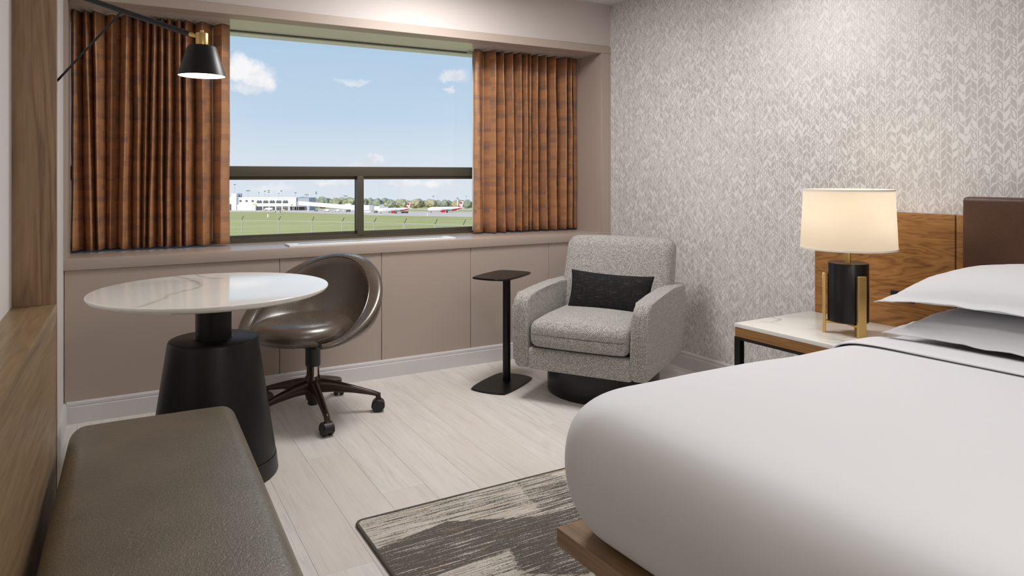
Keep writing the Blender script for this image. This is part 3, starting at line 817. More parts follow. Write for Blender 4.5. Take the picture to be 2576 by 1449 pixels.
for k in range(5):
    a = LA+k*2*PI/5
    ca, sa = math.cos(a), math.sin(a)
    P = lambda r_, z: (r_*ca, r_*sa, z)
    bm = bmesh.new()
    secs = [(0.03, 0.182, 0.026, 0.075), (0.10, 0.168, 0.021, 0.060), (0.20, 0.138, 0.017, 0.040), (0.28, 0.112, 0.015, 0.028), (0.312, 0.101, 0.0145, 0.024), (0.326, 0.094, 0.014, 0.022), (0.333, 0.080, 0.012, 0.02)]
    rg = []
    for r_, zt, w_, h_ in secs:
        row = []
        for m_ in range(12):
            an = 2*PI*m_/12; xx = w_*math.cos(an); zz = zt-h_/2+h_/2*math.sin(an)
            row.append(bm.verts.new((r_*ca-xx*sa, r_*sa+xx*ca, zz)))
        rg.append(row)
    for i in range(len(rg)-1):
        for m_ in range(12): bm.faces.new((rg[i][m_], rg[i][(m_+1) % 12], rg[i+1][(m_+1) % 12], rg[i+1][m_]))
    bm.faces.new(rg[0]); bm.faces.new(rg[-1])
    add_tube(bm, [P(0.320, 0.092), P(0.320, 0.058)], 0.0125, 12)
    lg = obj('leg', bm, M['bronze'], ch, sharp=50)
    # castor: hood over twin wheels
    yaw = a+PI/2+[0.0, 0.5, 0.2, -0.3, 0.25][k]
    wx, wy = math.cos(yaw), math.sin(yaw)             # wheel axis
    cb = bmesh.new()
    c0 = Vector(P(0.320, 0.031)); ax = Vector((wx, wy, 0)); sd = Vector((-wy, wx, 0))
    for o0, o1 in ((-0.026, -0.006), (0.006, 0.026)):
        pr_ = [(0.012, o0), (0.027, o0), (0.031, o0+0.004), (0.031, o1-0.004), (0.027, o1), (0.012, o1)]
        rows = [[cb.verts.new(c0+ax*o+(sd*math.cos(2*PI*m_/20)+Vector((0, 0, 1))*math.sin(2*PI*m_/20))*r_) for m_ in range(20)] for r_, o in pr_]
        for i in range(len(rows)-1):
            for m_ in range(20): cb.faces.new((rows[i][m_], rows[i][(m_+1) % 20], rows[i+1][(m_+1) % 20], rows[i+1][m_]))
        cb.faces.new(rows[0]); cb.faces.new(rows[-1])
    w_o = obj('castor', cb, M['black_plastic'], ch)
    hb = bmesh.new()
    rows = []
    for r_, o in ((0.028, -0.027), (0.0335, -0.022), (0.0335, 0.022), (0.028, 0.027)):
        rows.append([hb.verts.new(c0+ax*o+(sd*math.cos(an)+Vector((0, 0, 1))*math.sin(an))*r_) for an in [math.radians(-20+220*m_/12) for m_ in range(13)]])
    for i in range(3):
        for m_ in range(12): hb.faces.new((rows[i][m_], rows[i][m_+1], rows[i+1][m_+1], rows[i+1][m_]))
    obj('castor_hood', hb, M['black_plastic'], w_o)

# ------------------------------------------------------------------ small black side table
bdir = math.atan2(0.547, 0.838)
st = thing('side_table', 'small black metal laptop side table between window wall and armchair', 'side table', (1.926, 3.526, 0), bdir)
def barrel(hx, hy, bx_, by_, r=0.03, n=8):
    """rectangle with bowed sides and rounded corners"""
    pts = []
    for i in range(4):
        for k in range(n):
            t = -1+2*k/n
            if i == 0: p = (hx+bx_*(1-t*t), hy*t)
            elif i == 1: p = (-hx*t, hy+by_*(1-t*t))
            elif i == 2: p = (-hx-bx_*(1-t*t), -hy*t)
            else: p = (hx*t, -hy-by_*(1-t*t))
            d = 1.0
            if abs(t) > 0.999: d = 0.98
            pts.append((p[0]*d, p[1]*d))
    return pts
def plate(poly, z0, z1, b):
    bm = bmesh.new(); add_prism(bm, poly, 2, z0, z1)
    ed = [e for e in bm.edges if abs(e.verts[0].co.z-e.verts[1].co.z) < 1e-6]
    bmesh.ops.bevel(bm, geom=ed, offset=b, segments=2, affect='EDGES'); return bm
obj('base_plate', plate(barrel(0.176, 0.108, 0.016, 0.012), 0.0, 0.011, 0.003), M['black'], st)
obj('tabletop', plate(barrel(0.169, 0.103, 0.016, 0.012), 0.617, 0.627, 0.003), M['black'], st)
obj('post', lathe([(0.0225, 0.008), (0.0225, 0.618)], 32, (0.052, 0.0)), M['black'], st)

# ------------------------------------------------------------------ armchair
AC = Vector((2.0435, 2.956, 0))+Vector((0.833, 0.553, 0))*0.40
AR = math.atan2(-0.833, 0.553)
ac = thing('armchair', 'black and white tweed swivel armchair in the corner by the window', 'armchair', AC, AR)
# local: x to the sitter's left side (viewer's right), y back, front at y=-0.40
obj('plinth', lathe([(0.29, 0.0), (0.305, 0.004), (0.31, 0.012), (0.31, 0.172)], 80), M['black'], ac)
obj('front_rail', rbox(0.285, 0.36, 0.0575, 0.018, 3, 4, None, (0, -0.03, 0.2275)), M['tweed'], ac)
def arm_poly():
    P = [(-0.392, 0.215)]
    for i in range(5):   # lower front corner
        a = PI+PI/2*i/4; P.append((-0.352+0.04*math.cos(a)*1.0, 0.21+0.04*math.sin(a)))
    for i in range(6):   # lower back corner
        a = -PI/2+PI/2*i/5; P.append((0.29+0.085*math.cos(a), 0.255+0.085*math.sin(a)))
    P += [(0.385, 0.40), (0.385, 0.50)]
    for i in range(5):
        a = PI/2*i/4; P.append((0.335+0.05*math.cos(a), 0.522+0.05*math.sin(a)))
    P += [(0.10, 0.575), (-0.15, 0.568)]
    for i in range(6):   # upper front corner
        a = PI/2+PI/2*i/5; P.append((-0.325+0.065*math.cos(a), 0.492+0.065*math.sin(a)))
    return P
for sg in (-1, 1):
    bm = bmesh.new(); add_prism(bm, arm_poly(), 0, 0.276*sg, 0.363*sg)
    caps = [e for e in bm.edges if abs(e.verts[0].co.x-e.verts[1].co.x) < 1e-6]
    bmesh.ops.bevel(bm, geom=caps, offset=0.022, segments=4, profile=0.5, affect='EDGES')
    for v in bm.verts:   # the arm leans outward a little towards the top
        v.co.x += sg*0.012*max(0, (v.co.z-0.25)/0.3)
    obj('armrest', bm, M['tweed'], ac, sharp=60)
obj('back_panel', rbox(0.29, 0.05, 0.19, 0.03, 3, 6, None, (0, 0.335, 0.37)), M['tweed'], ac)
def seatsh(x, y, z):
    k = max(0, 1-(x/0.272)**2)*max(0, 1-(y/0.32)**4)
    fr_ = max(0, -y/0.32)
    return (x*(1-0.012*(z/0.075)**2), y-0.012*(1-(x/0.272)**2)*(1 if y < 0 else 0)*fr_, z+(0.016*k if z > 0 else 0)-(0.012*fr_**3 if z > 0 else 0))
obj('seat_cushion', rbox(0.272, 0.335, 0.074, 0.04, 5, 10, seatsh, (0, -0.065, 0.365)), M['tweed'], ac, sharp=80)
def backsh(x, y, z):
    t = (z+0.29)/0.58
    xx = x*(1+0.02*(1-t))
    bul = 0.022*max(0, 1-(x/0.33)**2)*max(0, 1-((t-0.45)/0.6)**2)
    yy = y-(bul if y < 0 else -0.0)
    yy += 0.20*(t-0.0)*0.9-0.03
    if y > 0: yy -= 0.04*max(0, t-0.6)
    zz = z-0.012*(x/0.33)**4*(1 if z > 0 else 0)
    return (xx, yy, zz)
obj('backrest', rbox(0.328, 0.075, 0.245, 0.055, 5, 10, backsh, (0, 0.20, 0.585)), M['tweed'], ac, sharp=80)

# lumbar cushion leaning on the backrest
def pillow_bm(hx, hy, th, n=28, under=1.0, flange=0.0, pw=0.5, wav=0.0, pinch=0.06):
    """flat pillow in the xy plane: pinched sides, full centre, optional flange"""
    bm = bmesh.new(); G_ = {}
    for side in (1, -1):
        for i in range(n+1):
            for j in range(n+1):
                if side < 0 and (i in (0, n) or j in (0, n)): G_[(side, i, j)] = G_[(1, i, j)]; continue
                u = math.sin((-1+2*i/n)*PI/2*0.98)/math.sin(PI/2*0.98); v = math.sin((-1+2*j/n)*PI/2*0.98)/math.sin(PI/2*0.98)
                x = hx*u*(1-pinch*(1-v*v)**1.0*abs(u)**3); y = hy*v*(1-pinch*1.3*(1-u*u)*abs(v)**3)
                ui = min(1, abs(u)/(1-flange)); vi = min(1, abs(v)/(1-flange*hx/hy))
                h = max(0, (1-ui**2.2))**pw*max(0, (1-vi**2.2))**pw
                z = side*(th*h*(1 if side > 0 else under)+0.0018)
                wz = wav*(noise.noise(Vector((x*14, y*14, 3)))*0.7+noise.noise(Vector((x*40, y*40, 8)))*0.3)*(1-h*0.8)
                G_[(side, i, j)] = bm.verts.new((x, y, z+wz))
    for side in (1, -1):
        for i in range(n):
            for j in range(n):
                q = [G_[(side, i, j)], G_[(side, i+1, j)], G_[(side, i+1, j+1)], G_[(side, i, j+1)]]
                if len(set(q)) == 4:
                    try: bm.faces.new(q if side > 0 else q[::-1])
                    except ValueError: pass
    return bm
def placed(bm, Mx): bm.transform(Mx); return bm
cu_loc = AC+Matrix.Rotation(AR, 3, 'Z') @ Vector((0.022, 0.045, 0.56))
cu = thing('throw_cushion', 'small black slub lumbar cushion lying on the tweed armchair', 'cushion', (cu_loc.x, cu_loc.y, 0.44), AR)
bm = pillow_bm(0.248, 0.125, 0.062, 26, pinch=0.07, pw=0.55)
bm.transform(Matrix.Translation((0, 0, 0.080)) @ Matrix.Rotation(math.radians(73), 4, 'X') @ Matrix.Rotation(math.radians(-1.5), 4, 'Z'))
obj('cushion_cover', bm, M['slub'], cu, sharp=100)
cu['category'] = 'cushion'

# ------------------------------------------------------------------ rug
rg_ = thing('rug', 'grey and cream streaked area rug with gold threads under the bed', 'rug', (0.714, 2.368, 0), math.radians(0.6))
bm = bmesh.new()
def rr_poly(x0, x1, y0, y1, r, n=6):
    P = []
    for cx, cy, a0 in ((x1-r, y1-r, 0), (x0+r, y1-r, PI/2), (x0+r, y0+r, PI), (x1-r, y0+r, 1.5*PI)):
        for i in range(n+1): P.append((cx+r*math.cos(a0+PI/2*i/n), cy+r*math.sin(a0+PI/2*i/n)))
    return P
add_prism(bm, rr_poly(0.006, 1.72, -3.0, -0.006, 0.025), 2, 0.0, 0.010)
obj('pile', bm, M['rug'], rg_)
P = rr_poly(0.004, 1.722, -3.002, -0.004, 0.026); P.append(P[0])
obj('binding', tube([(x, y, 0.0065) for x, y in P], 0.0065, 8), M['rug_edge'], rg_)

# ------------------------------------------------------------------ bed
BA = math.radians(2.6)
bed = thing('bed', 'low oak platform bed set against the headboard wall', 'bed', (1.046, 1.607, 0), BA)
# local: x towards the headboard, y towards the window; the foot-window corner is the origin
BL, BWd = 2.0, 2.02
obj('platform', bx(0, BL-0.02, -BWd, 0, 0.19, 0.24, 0.003), M['oak_bed'], bed)
for x in (0.35, BL-0.25):
    for y in (-0.35, -BWd+0.35): obj('leg', bx(x-0.04, x+0.04, y-0.04, y+0.04, 0.0102 if x < 1 else 0.0, 0.19, 0.003), M['black'], bed)
# duvet over the mattress: rounded-rectangle rings following an edge profile (inset, height)
PROF = [(0.112, 0.242), (0.075, 0.25), (0.035, 0.285), (0.010, 0.35), (0.0, 0.43), (0.006, 0.51), (0.025, 0.565), (0.06, 0.604), (0.11, 0.624), (0.17, 0.632), (0.26, 0.636), (0.45, 0.638), (0.75, 0.639)]
QX0, QX1, QY0, QY1 = -0.025, 1.93, -1.98, 0.01
def prof_at(u):
    i = min(int(u), len(PROF)-2); t = u-i
    P = [PROF[max(0, min(len(PROF)-1, i+k))] for k in (-1, 0, 1, 2)]
    return tuple(0.5*(2*P[1][c]+(P[2][c]-P[0][c])*t+(2*P[0][c]-5*P[1][c]+4*P[2][c]-P[3][c])*t*t+(3*P[1][c]-P[0][c]-3*P[2][c]+P[3][c])*t**3) for c in (0, 1))
def drop(x, z): return z-0.035*max(0, min(2, x))/2*max(0, (z-0.4)/0.2)
def duvet():
    bm = bmesh.new(); rows = []; NR = 60
    for j in range(NR+1):
        d, z = prof_at(j/NR*(len(PROF)-1)); r = 0.12+0.3*d
        x0, x1, y0, y1 = QX0+d, QX1-d, QY0+d, QY1-d
        r = min(r, (x1-x0)/2-0.01, (y1-y0)/2-0.01)
        pts = []
        for cx, cy, a0, nx in ((x1-r, y1-r, 0, (x0+r, y1)), (x0+r, y1-r, PI/2, (x0, y0+r)), (x0+r, y0+r, PI, (x1-r, y0)), (x1-r, y0+r, 1.5*PI, (x1, y1-r))):
            for i in range(15): pts.append((cx+r*math.cos(a0+PI/2*i/14), cy+r*math.sin(a0+PI/2*i/14)))
            p0 = pts[-1]
            for k in range(1, 34): pts.append((p0[0]+(nx[0]-p0[0])*k/34, p0[1]+(nx[1]-p0[1])*k/34))
        row = []
        for x, y in pts:
            k = noise.noise(Vector((x*1.7, y*1.7, z*2)))*0.007+noise.noise(Vector((x*4.5, y*4.5, z*4)))*0.0025
            if j < 4: k = 0
            o_ = -k if z < 0.6 else 0
            row.append(bm.verts.new((x+(o_ if x < 0.4 else 0), y+(o_ if y > -0.4 else 0), drop(x, z)+(k if z > 0.56 else 0))))
        rows.append(row)
    n = len(rows[0])
    for j in range(NR):
        for i in range(n): bm.faces.new((rows[j][i], rows[j][(i+1) % n], rows[j+1][(i+1) % n], rows[j+1][i]))
    bm.faces.new(rows[0]); bm.faces.new(rows[-1])
    return bm
dv = thing('duvet', 'smooth white duvet tucked over the mattress of the bed', 'duvet', (1.046, 1.607, 0.24), BA)
bm = duvet(); bm.transform(Matrix.Translation((0, 0, -0.24))); obj('duvet_cover', bm, M['sheet'], dv, sharp=180)
def fold():
    bm = bmesh.new(); rows = []; x0 = 1.20
    path = [prof_at(5+k*0.25) for k in range(0, 29)]
    for k, (x, dz) in enumerate(((x0+0.02, 0.001), (x0+0.004, 0.001), (x0, 0.004), (x0+0.004, 0.008), (x0+0.03, 0.0105), (x0+0.08, 0.011), (x0+0.13, 0.011), (x0+0.165, 0.010), (x0+0.18, 0.005))):
        row = []
        full = [(QY1-d+0.005, z) for d, z in path]; full += [(QY0+d-0.005, z) for d, z in reversed(path)]
        for i, (y, z) in enumerate(full):
            wob_ = 0.012*noise.noise(Vector((0.5, y*1.6, 7)))
            wv = 0.003*noise.noise(Vector((k*0.3, y*3, 2)))
            row.append(bm.verts.new((x+wob_, y, drop(x, z)+0.004+(dz+wv)*(1 if z > 0.6 else max(0.2, (z-0.5)/0.1)))))
        rows.append(row)
    for k in range(len(rows)-1):
        for i in range(len(rows[0])-1): bm.faces.new((rows[k][i], rows[k+1][i], rows[k+1][i+1], rows[k][i+1]))
    return bm
bm = fold(); bm.transform(Matrix.Translation((0, 0, -0.24))); obj('folded_sheet', bm, M['sheet'], dv, sharp=180)
# pillows
def bedpillow(lx, ly, z, tilt, roll, th, label):
    loc = Vector((1.046, 1.607, 0))+Matrix.Rotation(BA, 3, 'Z') @ Vector((lx, ly, z))
    p = thing('pillow', label, 'pillow', loc, BA, 'white pillows at the head of the bed')
    bm = pillow_bm(0.30, 0.51, th, 44, 0.45, flange=0.13, pw=0.42, wav=0.010, pinch=0.03)
    for v in bm.verts:     # edges droop a little
        u_, w_ = v.co.x/0.30, v.co.y/0.51
        v.co.z += roll*abs(w_)**4-0.012*abs(u_)**3*(1 if roll < 0.01 else 0.2)
    bm.transform(Matrix.Rotation(tilt, 4, 'Y'))
    obj('pillow_case', bm, M['pillow'], p, sharp=110)
bedpillow(1.625, -0.64, 0.668, math.radians(-2), -0.010, 0.078, 'lower of two stacked white flanged pillows, resting on the bed')
bedpillow(1.625, -0.61, 0.795, math.radians(-3), -0.028, 0.092, 'upper of two stacked white flanged pillows at the headboard')

# ------------------------------------------------------------------ headboard, outlet, nightstand, lamp
hb = thing('headboard', 'golden oak wall headboard with brown leather centre pad', 'headboard', wallp(1.668), WA)
# local: x out of the wall is negative, y towards the window
obj('oak_panel', bx(-0.04, -0.004, -0.664, 0.0, 0.0, 1.027, 0.0015), M['oak_gold'], hb)
obj('oak_strip', bx(-0.04, -0.004, -0.90, -0.670, 0.0, 1.027, 0.0015), M['oak_gold'], hb)
obj('groove', bx(-0.03, -0.004, -0.672, -0.662, 0.0, 1.022), M['dark_gap'], hb)
obj('leather_pad', rbox(0.043, 0.95, 0.33, 0.018, 5, 12, lambda x, y, z: (x-0.012*max(0, 1-(y/0.95)**8)*max(0, 1-(z/0.33)**6)*(1 if x < 0 else 0), y, z), (-0.083, -1.682, 0.778)), M['leather_head'], hb, sharp=80)
ou = thing('power_outlet', 'black power outlet plate in the oak headboard above the pillow', 'outlet', wallp(2.105, 0.04)+Vector((0, 0, 0.64)), WA)
obj('cover_plate', bx(-0.007, 0.0, -0.062, 0.046, -0.012, 0.033, 0.003), M['black_plastic'], ou)
obj('socket_insert', bx(-0.009, -0.006, -0.05, -0.012, -0.004, 0.024, 0.001), M['black'], ou)
obj('socket_insert', bx(-0.009, -0.006, -0.004, 0.032, -0.004, 0.024, 0.001), M['black'], ou)

NSX, NSY, NZ_ = 2.503, 2.337, 0.51
ns = thing('nightstand', 'low nightstand with white marble top, oak apron and black metal legs', 'nightstand', (NSX, NSY, 0), WA)
# local origin: front-window corner; x to the wall, y negative towards the bed
obj('marble_top', bx(0.0, 0.556, -0.60, 0.0, NZ_-0.018, NZ_, 0.002), M['marble'], ns)
obj('apron', bx(0.002, 0.548, -0.598, -0.002, NZ_-0.062, NZ_-0.0185, 0.002), M['oak_night'], ns)
bm = bmesh.new()
for (a, b, c_, d) in ((0.0, 0.03, -0.6, 0.0), (0.52, 0.55, -0.6, 0.0), (0.03, 0.52, -0.03, 0.0), (0.03, 0.52, -0.6, -0.57)): add_box(bm, a, b, c_, d, NZ_-0.074, NZ_-0.0625)
obj('metal_frame', bm, M['black'], ns)
for x in (0.0, 0.52):
    for y in (-0.032, -0.375): obj('leg', bx(x, x+0.03, y, y+0.032, 0.0, NZ_-0.0745, 0.001), M['black'], ns)

LX, LY = 2.764, 1.938
lp = thing('table_lamp', 'table lamp with white drum shade, black cylinder body and brass legs', 'lamp', (LX, LY, NZ_))
def on(z): return z-NZ_
obj('lamp_body', lathe([(0.02, on(0.565)), (0.079, on(0.565)), (0.082, on(0.568)), (0.082, on(0.815)), (0.0805, on(0.8175)), (0.01, on(0.8175))], 64), M['black_satin'], lp)
obj('stem', lathe([(0.012, on(0.815)), (0.012, on(0.90))], 24), M['brass'], lp)
vr_ = Vector((LX, LY, 0)).normalized(); pr_r = Vector((vr_.y, -vr_.x, 0))
la0 = math.atan2(*(lambda v: (v.y, v.x))(vr_*-0.84+pr_r*0.54))    # one bar faces the camera's right
for k in range(3):
    a = la0+k*2*PI/3
    Rm = Matrix.Rotation(a, 4, 'Z')
    bm = bx(0.088, 0.102, -0.019, 0.019, 0.0, on(0.77), 0.0015, 1); bm.transform(Rm)
    l_ = obj('brass_leg', bm, M['brass'], lp)
    bm = bx(0.0, 0.092, -0.019, 0.019, on(0.553), on(0.562), 0.001, 1); bm.transform(Rm @ Matrix.Translation((0, 0, 0.0)))
    obj('brass_foot_arm', bm, M['brass'], lp)
ZB_, ZT_ = on(0.878), on(1.135)
obj('lamp_shade', lathe([(0.1925, ZB_), (0.1805, ZT_)], 96, cap=False), M['shade'], lp)
so = lp.children[-1].modifiers.new('thickness', 'SOLIDIFY'); so.thickness = 0.0015
bm = bmesh.new()
add_lathe(bm, [(0.1905, ZB_), (0.194, ZB_), (0.1937, ZB_+0.008), (0.191, ZB_+0.008)], 96, close=True)
obj('shade_rim', bm, M['shade_white'], lp)
obj('shade_rim', lathe([(0.179, ZT_-0.008), (0.1825, ZT_-0.008), (0.182, ZT_), (0.179, ZT_)], 96, close=True), M['shade_white'], lp)
bm = bmesh.new()
for k in range(3):
    a = k*2*PI/3; add_tube(bm, [(0.012*math.cos(a), 0.012*math.sin(a), ZT_-0.02), (0.1795*math.cos(a), 0.1795*math.sin(a), ZT_-0.006)], 0.0018, 6)
add_tube(bm, [(0, 0, on(0.89)), (0, 0, ZT_-0.018)], 0.004, 8)
obj('shade_spider', bm, M['brass'], lp)
obj('bulb', lathe([(0.001, on(0.955)), (0.014, on(0.957)), (0.028, on(0.985)), (0.03, on(1.0)), (0.024, on(1.02)), (0.001, on(1.03))], 24, (0.035, 0)), M['bulb'], lp)
light('table_lamp_light', 'POINT', (LX-0.0, LY, 1.03), (0, 0, 0), 1.15, color=(1.0, 0.87, 0.70), shadow_soft_size=0.05)

# ------------------------------------------------------------------ swing-arm wall lamp
E_ = Vector((0, 0, 1.2))+(FW+RT*((508-1288)/FPX))*2.6      # head axis
WP = Vector((XL, 3.36, 0))
sl = thing('wall_lamp', 'black swing arm wall lamp with cone shade hanging over the round table', 'lamp', (XL, 3.36, 1.82))
HZ = 1.71
A0, A1 = Vector((XL+0.012, 3.36, 1.945)), Vector((E_.x, E_.y, 1.702))
dA = (A1-A0)
A1b = A1-dA.normalized()*0.022
obj('wall_plate', bx(XL, XL+0.012, 3.335, 3.385, 1.53, 1.99, 0.003), M['black'], sl, world=True)
obj('arm', tube([A0, A0+dA*0.5, A1b-dA.normalized()*0.035], 0.0105, 16), M['black'], sl, world=True)
obj('arm_tip', tube([A1b-dA.normalized()*0.036, A1b], [0.0092, 0.005], 16), M['brass'], sl, world=True)
obj('strut', tube([Vector((XL+0.012, 3.36, 1.574)), A0+dA*0.47], 0.0045, 10), M['black_satin'], sl, world=True)
def lw(prof, close=False, cap=True): return lathe(prof, 48, (E_.x, E_.y), cap, close)
obj('brass_socket', lw([(0.0005, 1.672), (0.0215, 1.672), (0.0215, 1.719), (0.020, 1.721), (0.007, 1.721), (0.007, 1.731), (0.0005, 1.732)]), M['brass'], sl, world=True)
obj('cone_shade', lw([(0.0835, 1.562), (0.050, 1.668), (0.046, 1.673), (0.010, 1.674), (0.010, 1.672), (0.0455, 1.671), (0.0485, 1.667), (0.082, 1.562)], close=True), M['black'], sl, world=True)
obj('shade_lining', lw([(0.0815, 1.5625), (0.048, 1.666), (0.012, 1.668), (0.012, 1.667), (0.047, 1.665), (0.0805, 1.5625)], close=True), M['shade_white'], sl, world=True)
obj('bulb', lw([(0.001, 1.605), (0.016, 1.608), (0.024, 1.625), (0.016, 1.645), (0.012, 1.664)]), M['bulb'], sl, world=True)
light('wall_lamp_light', 'POINT', (E_.x, E_.y, 1.595), (0, 0, 0), 0.9, color=(1.0, 0.88, 0.74), shadow_soft_size=0.02)

# ------------------------------------------------------------------ the airfield beyond the window
EYE, SLOPE = 6.0, 0.0435
def gz(t): return 1.2-EYE-SLOPE*t
def gp(px, py):
    """point of the gently falling airfield seen at a pixel"""
    t = EYE*FPX/(py-438-SLOPE*FPX)
    p = (FW+RT*((px-1288)/FPX))*t
    return Vector((p.x, p.y, gz(t))), t
AF = -YAW     # things on the field face the hotel
fld = bmesh.new()
def field(bm, l0, l1, t0, t1, dz, nx=1, nt=1):
    V = [[bm.verts.new(FW*t+RT*l+Vector((0, 0, gz(t)+dz))) for l in (l0, l1)] for t in (t0, t1)]
    bm.faces.new((V[0][0], V[0][1], V[1][1], V[1][0]))
def slab(pts, dz, th):
    bm = bmesh.new(); A = []; B = []
    for t, l in pts:
        p = FW*t+RT*l+Vector((0, 0, gz(t)+dz)); A.append(bm.verts.new(p)); B.append(bm.verts.new(p-Vector((0, 0, th))))
    bm.faces.new(A); bm.faces.new(B)
    for i in range(len(A)): bm.faces.new((A[i], A[(i+1) % len(A)], B[(i+1) % len(A)], B[i]))
    return bm
o = obj('grass_field', slab([(12, -30), (12, 30), (2600, 1500), (2600, -2600)], 0, 1.0), M['grass']); o['kind'] = 'structure'
tl = lambda px, py: (lambda t: (t, (px-1288)/FPX*t))(EYE*FPX/(py-515))
o = obj('apron_tarmac', slab([tl(-400, 528.5), tl(560, 532.3), tl(700, 533.0), tl(900, 539.5), tl(1000, 542.5), tl(1190, 545.0), tl(1700, 551), tl(1700, 536.0), tl(1190, 533.5), tl(1030, 531.5), tl(900, 526), tl(-400, 524)], 0.05, 0.05), M['tarmac']); o['kind'] = 'structure'
o = obj('taxiway', slab([tl(980, 526.8), tl(1500, 528.6), tl(1500, 525.2), tl(980, 524.4)], 0.06, 0.05), M['tarmac']); o['kind'] = 'structure'

# perimeter fence
fc = thing('perimeter_fence', 'galvanised perimeter fence with barbed arms crossing the grass', 'fence', gp(880, 622)[0], AF)
H_F = 3.6
fpts = []
for px, yt in ((518, 551), (608, 553), (701, 554.5), (785, 556), (861, 557.5), (941, 559.5), (1017, 561.5), (1094, 564), (1165, 566), (1238, 568), (1310, 570)):
    t = (EYE-H_F)*FPX/(yt-515); p = (FW+RT*((px-1288)/FPX))*t; fpts.append(Vector((p.x, p.y, gz(t))))
for p in fpts:
    obj('post', tube([p, p+Vector((0, 0, H_F))], 0.075, 8), M['fence'], fc, world=True)
    obj('barb_arm', tube([p+Vector((0, 0, H_F)), p+Vector((0, 0, H_F+0.62))+RT*0.3], 0.05, 6), M['fence_dark'], fc, world=True)
for a, b in zip(fpts, fpts[1:]):
    obj('top_rail', tube([a+Vector((0, 0, H_F-0.06)), b+Vector((0, 0, H_F-0.06))], 0.045, 6), M['fence'], fc, world=True)
bm = bmesh.new()
for a, b in zip(fpts, fpts[1:]):
    n_ = 14
    for i in range(n_):
        p0 = a+(b-a)*(i/n_)
        add_tube(bm, [p0+Vector((0, 0, 0.1)), p0+(b-a)/n_*2*(1 if i < n_-1 else 0.5)+Vector((0, 0, H_F-0.1))], 0.006, 3, False)
obj('chain_link', bm, M['fence'], fc, world=True, kind='stuff')

# terminal building, local x along the facade
def sz(n, t): return n*t/FPX
O_, t0 = gp(660, 529.3)
tm = thing('terminal_building', 'long white two storey airport terminal beyond the airfield', 'building', O_, AF)
k_ = t0/FPX
X = lambda px: (px-660)*k_
Z = lambda py: (529.3-py)*k_
obj('wall', bx(X(480), X(745), 0, 30, -1, Z(497)), M['bldg_white'], tm)
obj('parapet', bx(X(480), X(745)+0.3, -0.4, 0.2, Z(498.0), Z(496.2)), M['bldg_white'], tm)
obj('stair_tower', bx(X(585), X(597), -3, 8, -1, Z(486.6)), M['bldg_white'], tm)
obj('roof_unit', bx(X(598), X(601.5), 4, 8, Z(497), Z(487)), M['bldg_grey'], tm)
obj('grey_wing', bx(X(745), X(776), 2, 26, -1, Z(498.4)), M['bldg_grey'], tm)
obj('grey_wing', bx(X(746), X(778), 0.5, 3, -1, Z(507)), M['bldg_grey'], tm)
for a, b in ((602, 607.6), (617.6, 623), (633, 638.5)):
    w_ = obj('window', bx(X(a), X(b), -0.15, 0.1, Z(508.3), Z(503)), M['bldg_grey'], tm)
    for i in range(2): obj('pane', bx(X(a+0.4+i*2.7), X(a+2.6+i*2.7), -0.25, 0, Z(508), Z(503.3)), M['win_dark'], w_)
for a, b in ((645.8, 659.3), (662, 675.3), (678.3, 692), (694.8, 708.3), (711.3, 725)):
    w_ = obj('window', bx(X(a), X(b), -0.15, 0.1, Z(511.3), Z(503.6)), M['bldg_grey'], tm)
    n_ = 5; d_ = (b-a-0.8)/n_
    for i in range(n_): obj('pane', bx(X(a+0.4+i*d_+0.15), X(a+0.4+(i+1)*d_-0.15), -0.25, 0, Z(511), Z(504 if i % 2 else 506.2)), M['win_dark'], w_)
for a, b in ((645.5, 660), (662, 676), (678, 692)):
    obj('loading_bay', bx(X(a), X(b), -0.12, 0.1, 0.2, Z(519.3)), M['bldg_dark'], tm)
for a, b in ((695, 708.3), (711, 724.5)):
    w_ = obj('loading_bay', bx(X(a), X(b), -0.12, 0.1, 0.2, Z(519)), M['bldg_dark'], tm)
    for i in range(4): obj('mullion', bx(X(a+i*(b-a)/3.2), X(a+i*(b-a)/3.2+0.5), -0.3, 0, 0.2, Z(519)), M['bldg_grey'], w_)
    obj('transom', bx(X(a), X(b), -0.3, 0, Z(521.8), Z(521)), M['bldg_grey'], w_)
obj('low_annex', bx(X(598), X(644.5), -2.2, 0, -1, Z(514.2)), M['bldg_white'], tm)
obj('garage_door', bx(X(577.5), X(584.4), -0.3, 0.1, 0.2, Z(513.5)), M['bldg_dark'], tm)
obj('sign_box', bx(X(639.2), X(643), -3, -2.1, Z(514.5), Z(511.5)), M['yellow'], tm)
obj('sign_box', bx(X(731.4), X(735), -1, -0.05, Z(515.6), Z(513)), M['yellow'], tm)
bm = bmesh.new()
for a in (728, 733, 738.5, 743.5, 749, 754): add_box(bm, X(a), X(a+0.7), -4.5, -4.1, 0, Z(519))
add_box(bm, X(727.5), X(770), -4.8, 0, Z(519.4), Z(518.6))
add_tube(bm, [(X(738), -4.3, 0), (X(744), -4.3, Z(519))], 0.2, 6); add_tube(bm, [(X(744), -4.3, 0), (X(738), -4.3, Z(519))], 0.2, 6)
obj('gate_canopy', bm, M['bldg_grey'], tm)
obj('bay_shadow', bx(X(729), X(766), -0.4, -0.1, 0.1, Z(519)), M['bldg_dark'], tm)

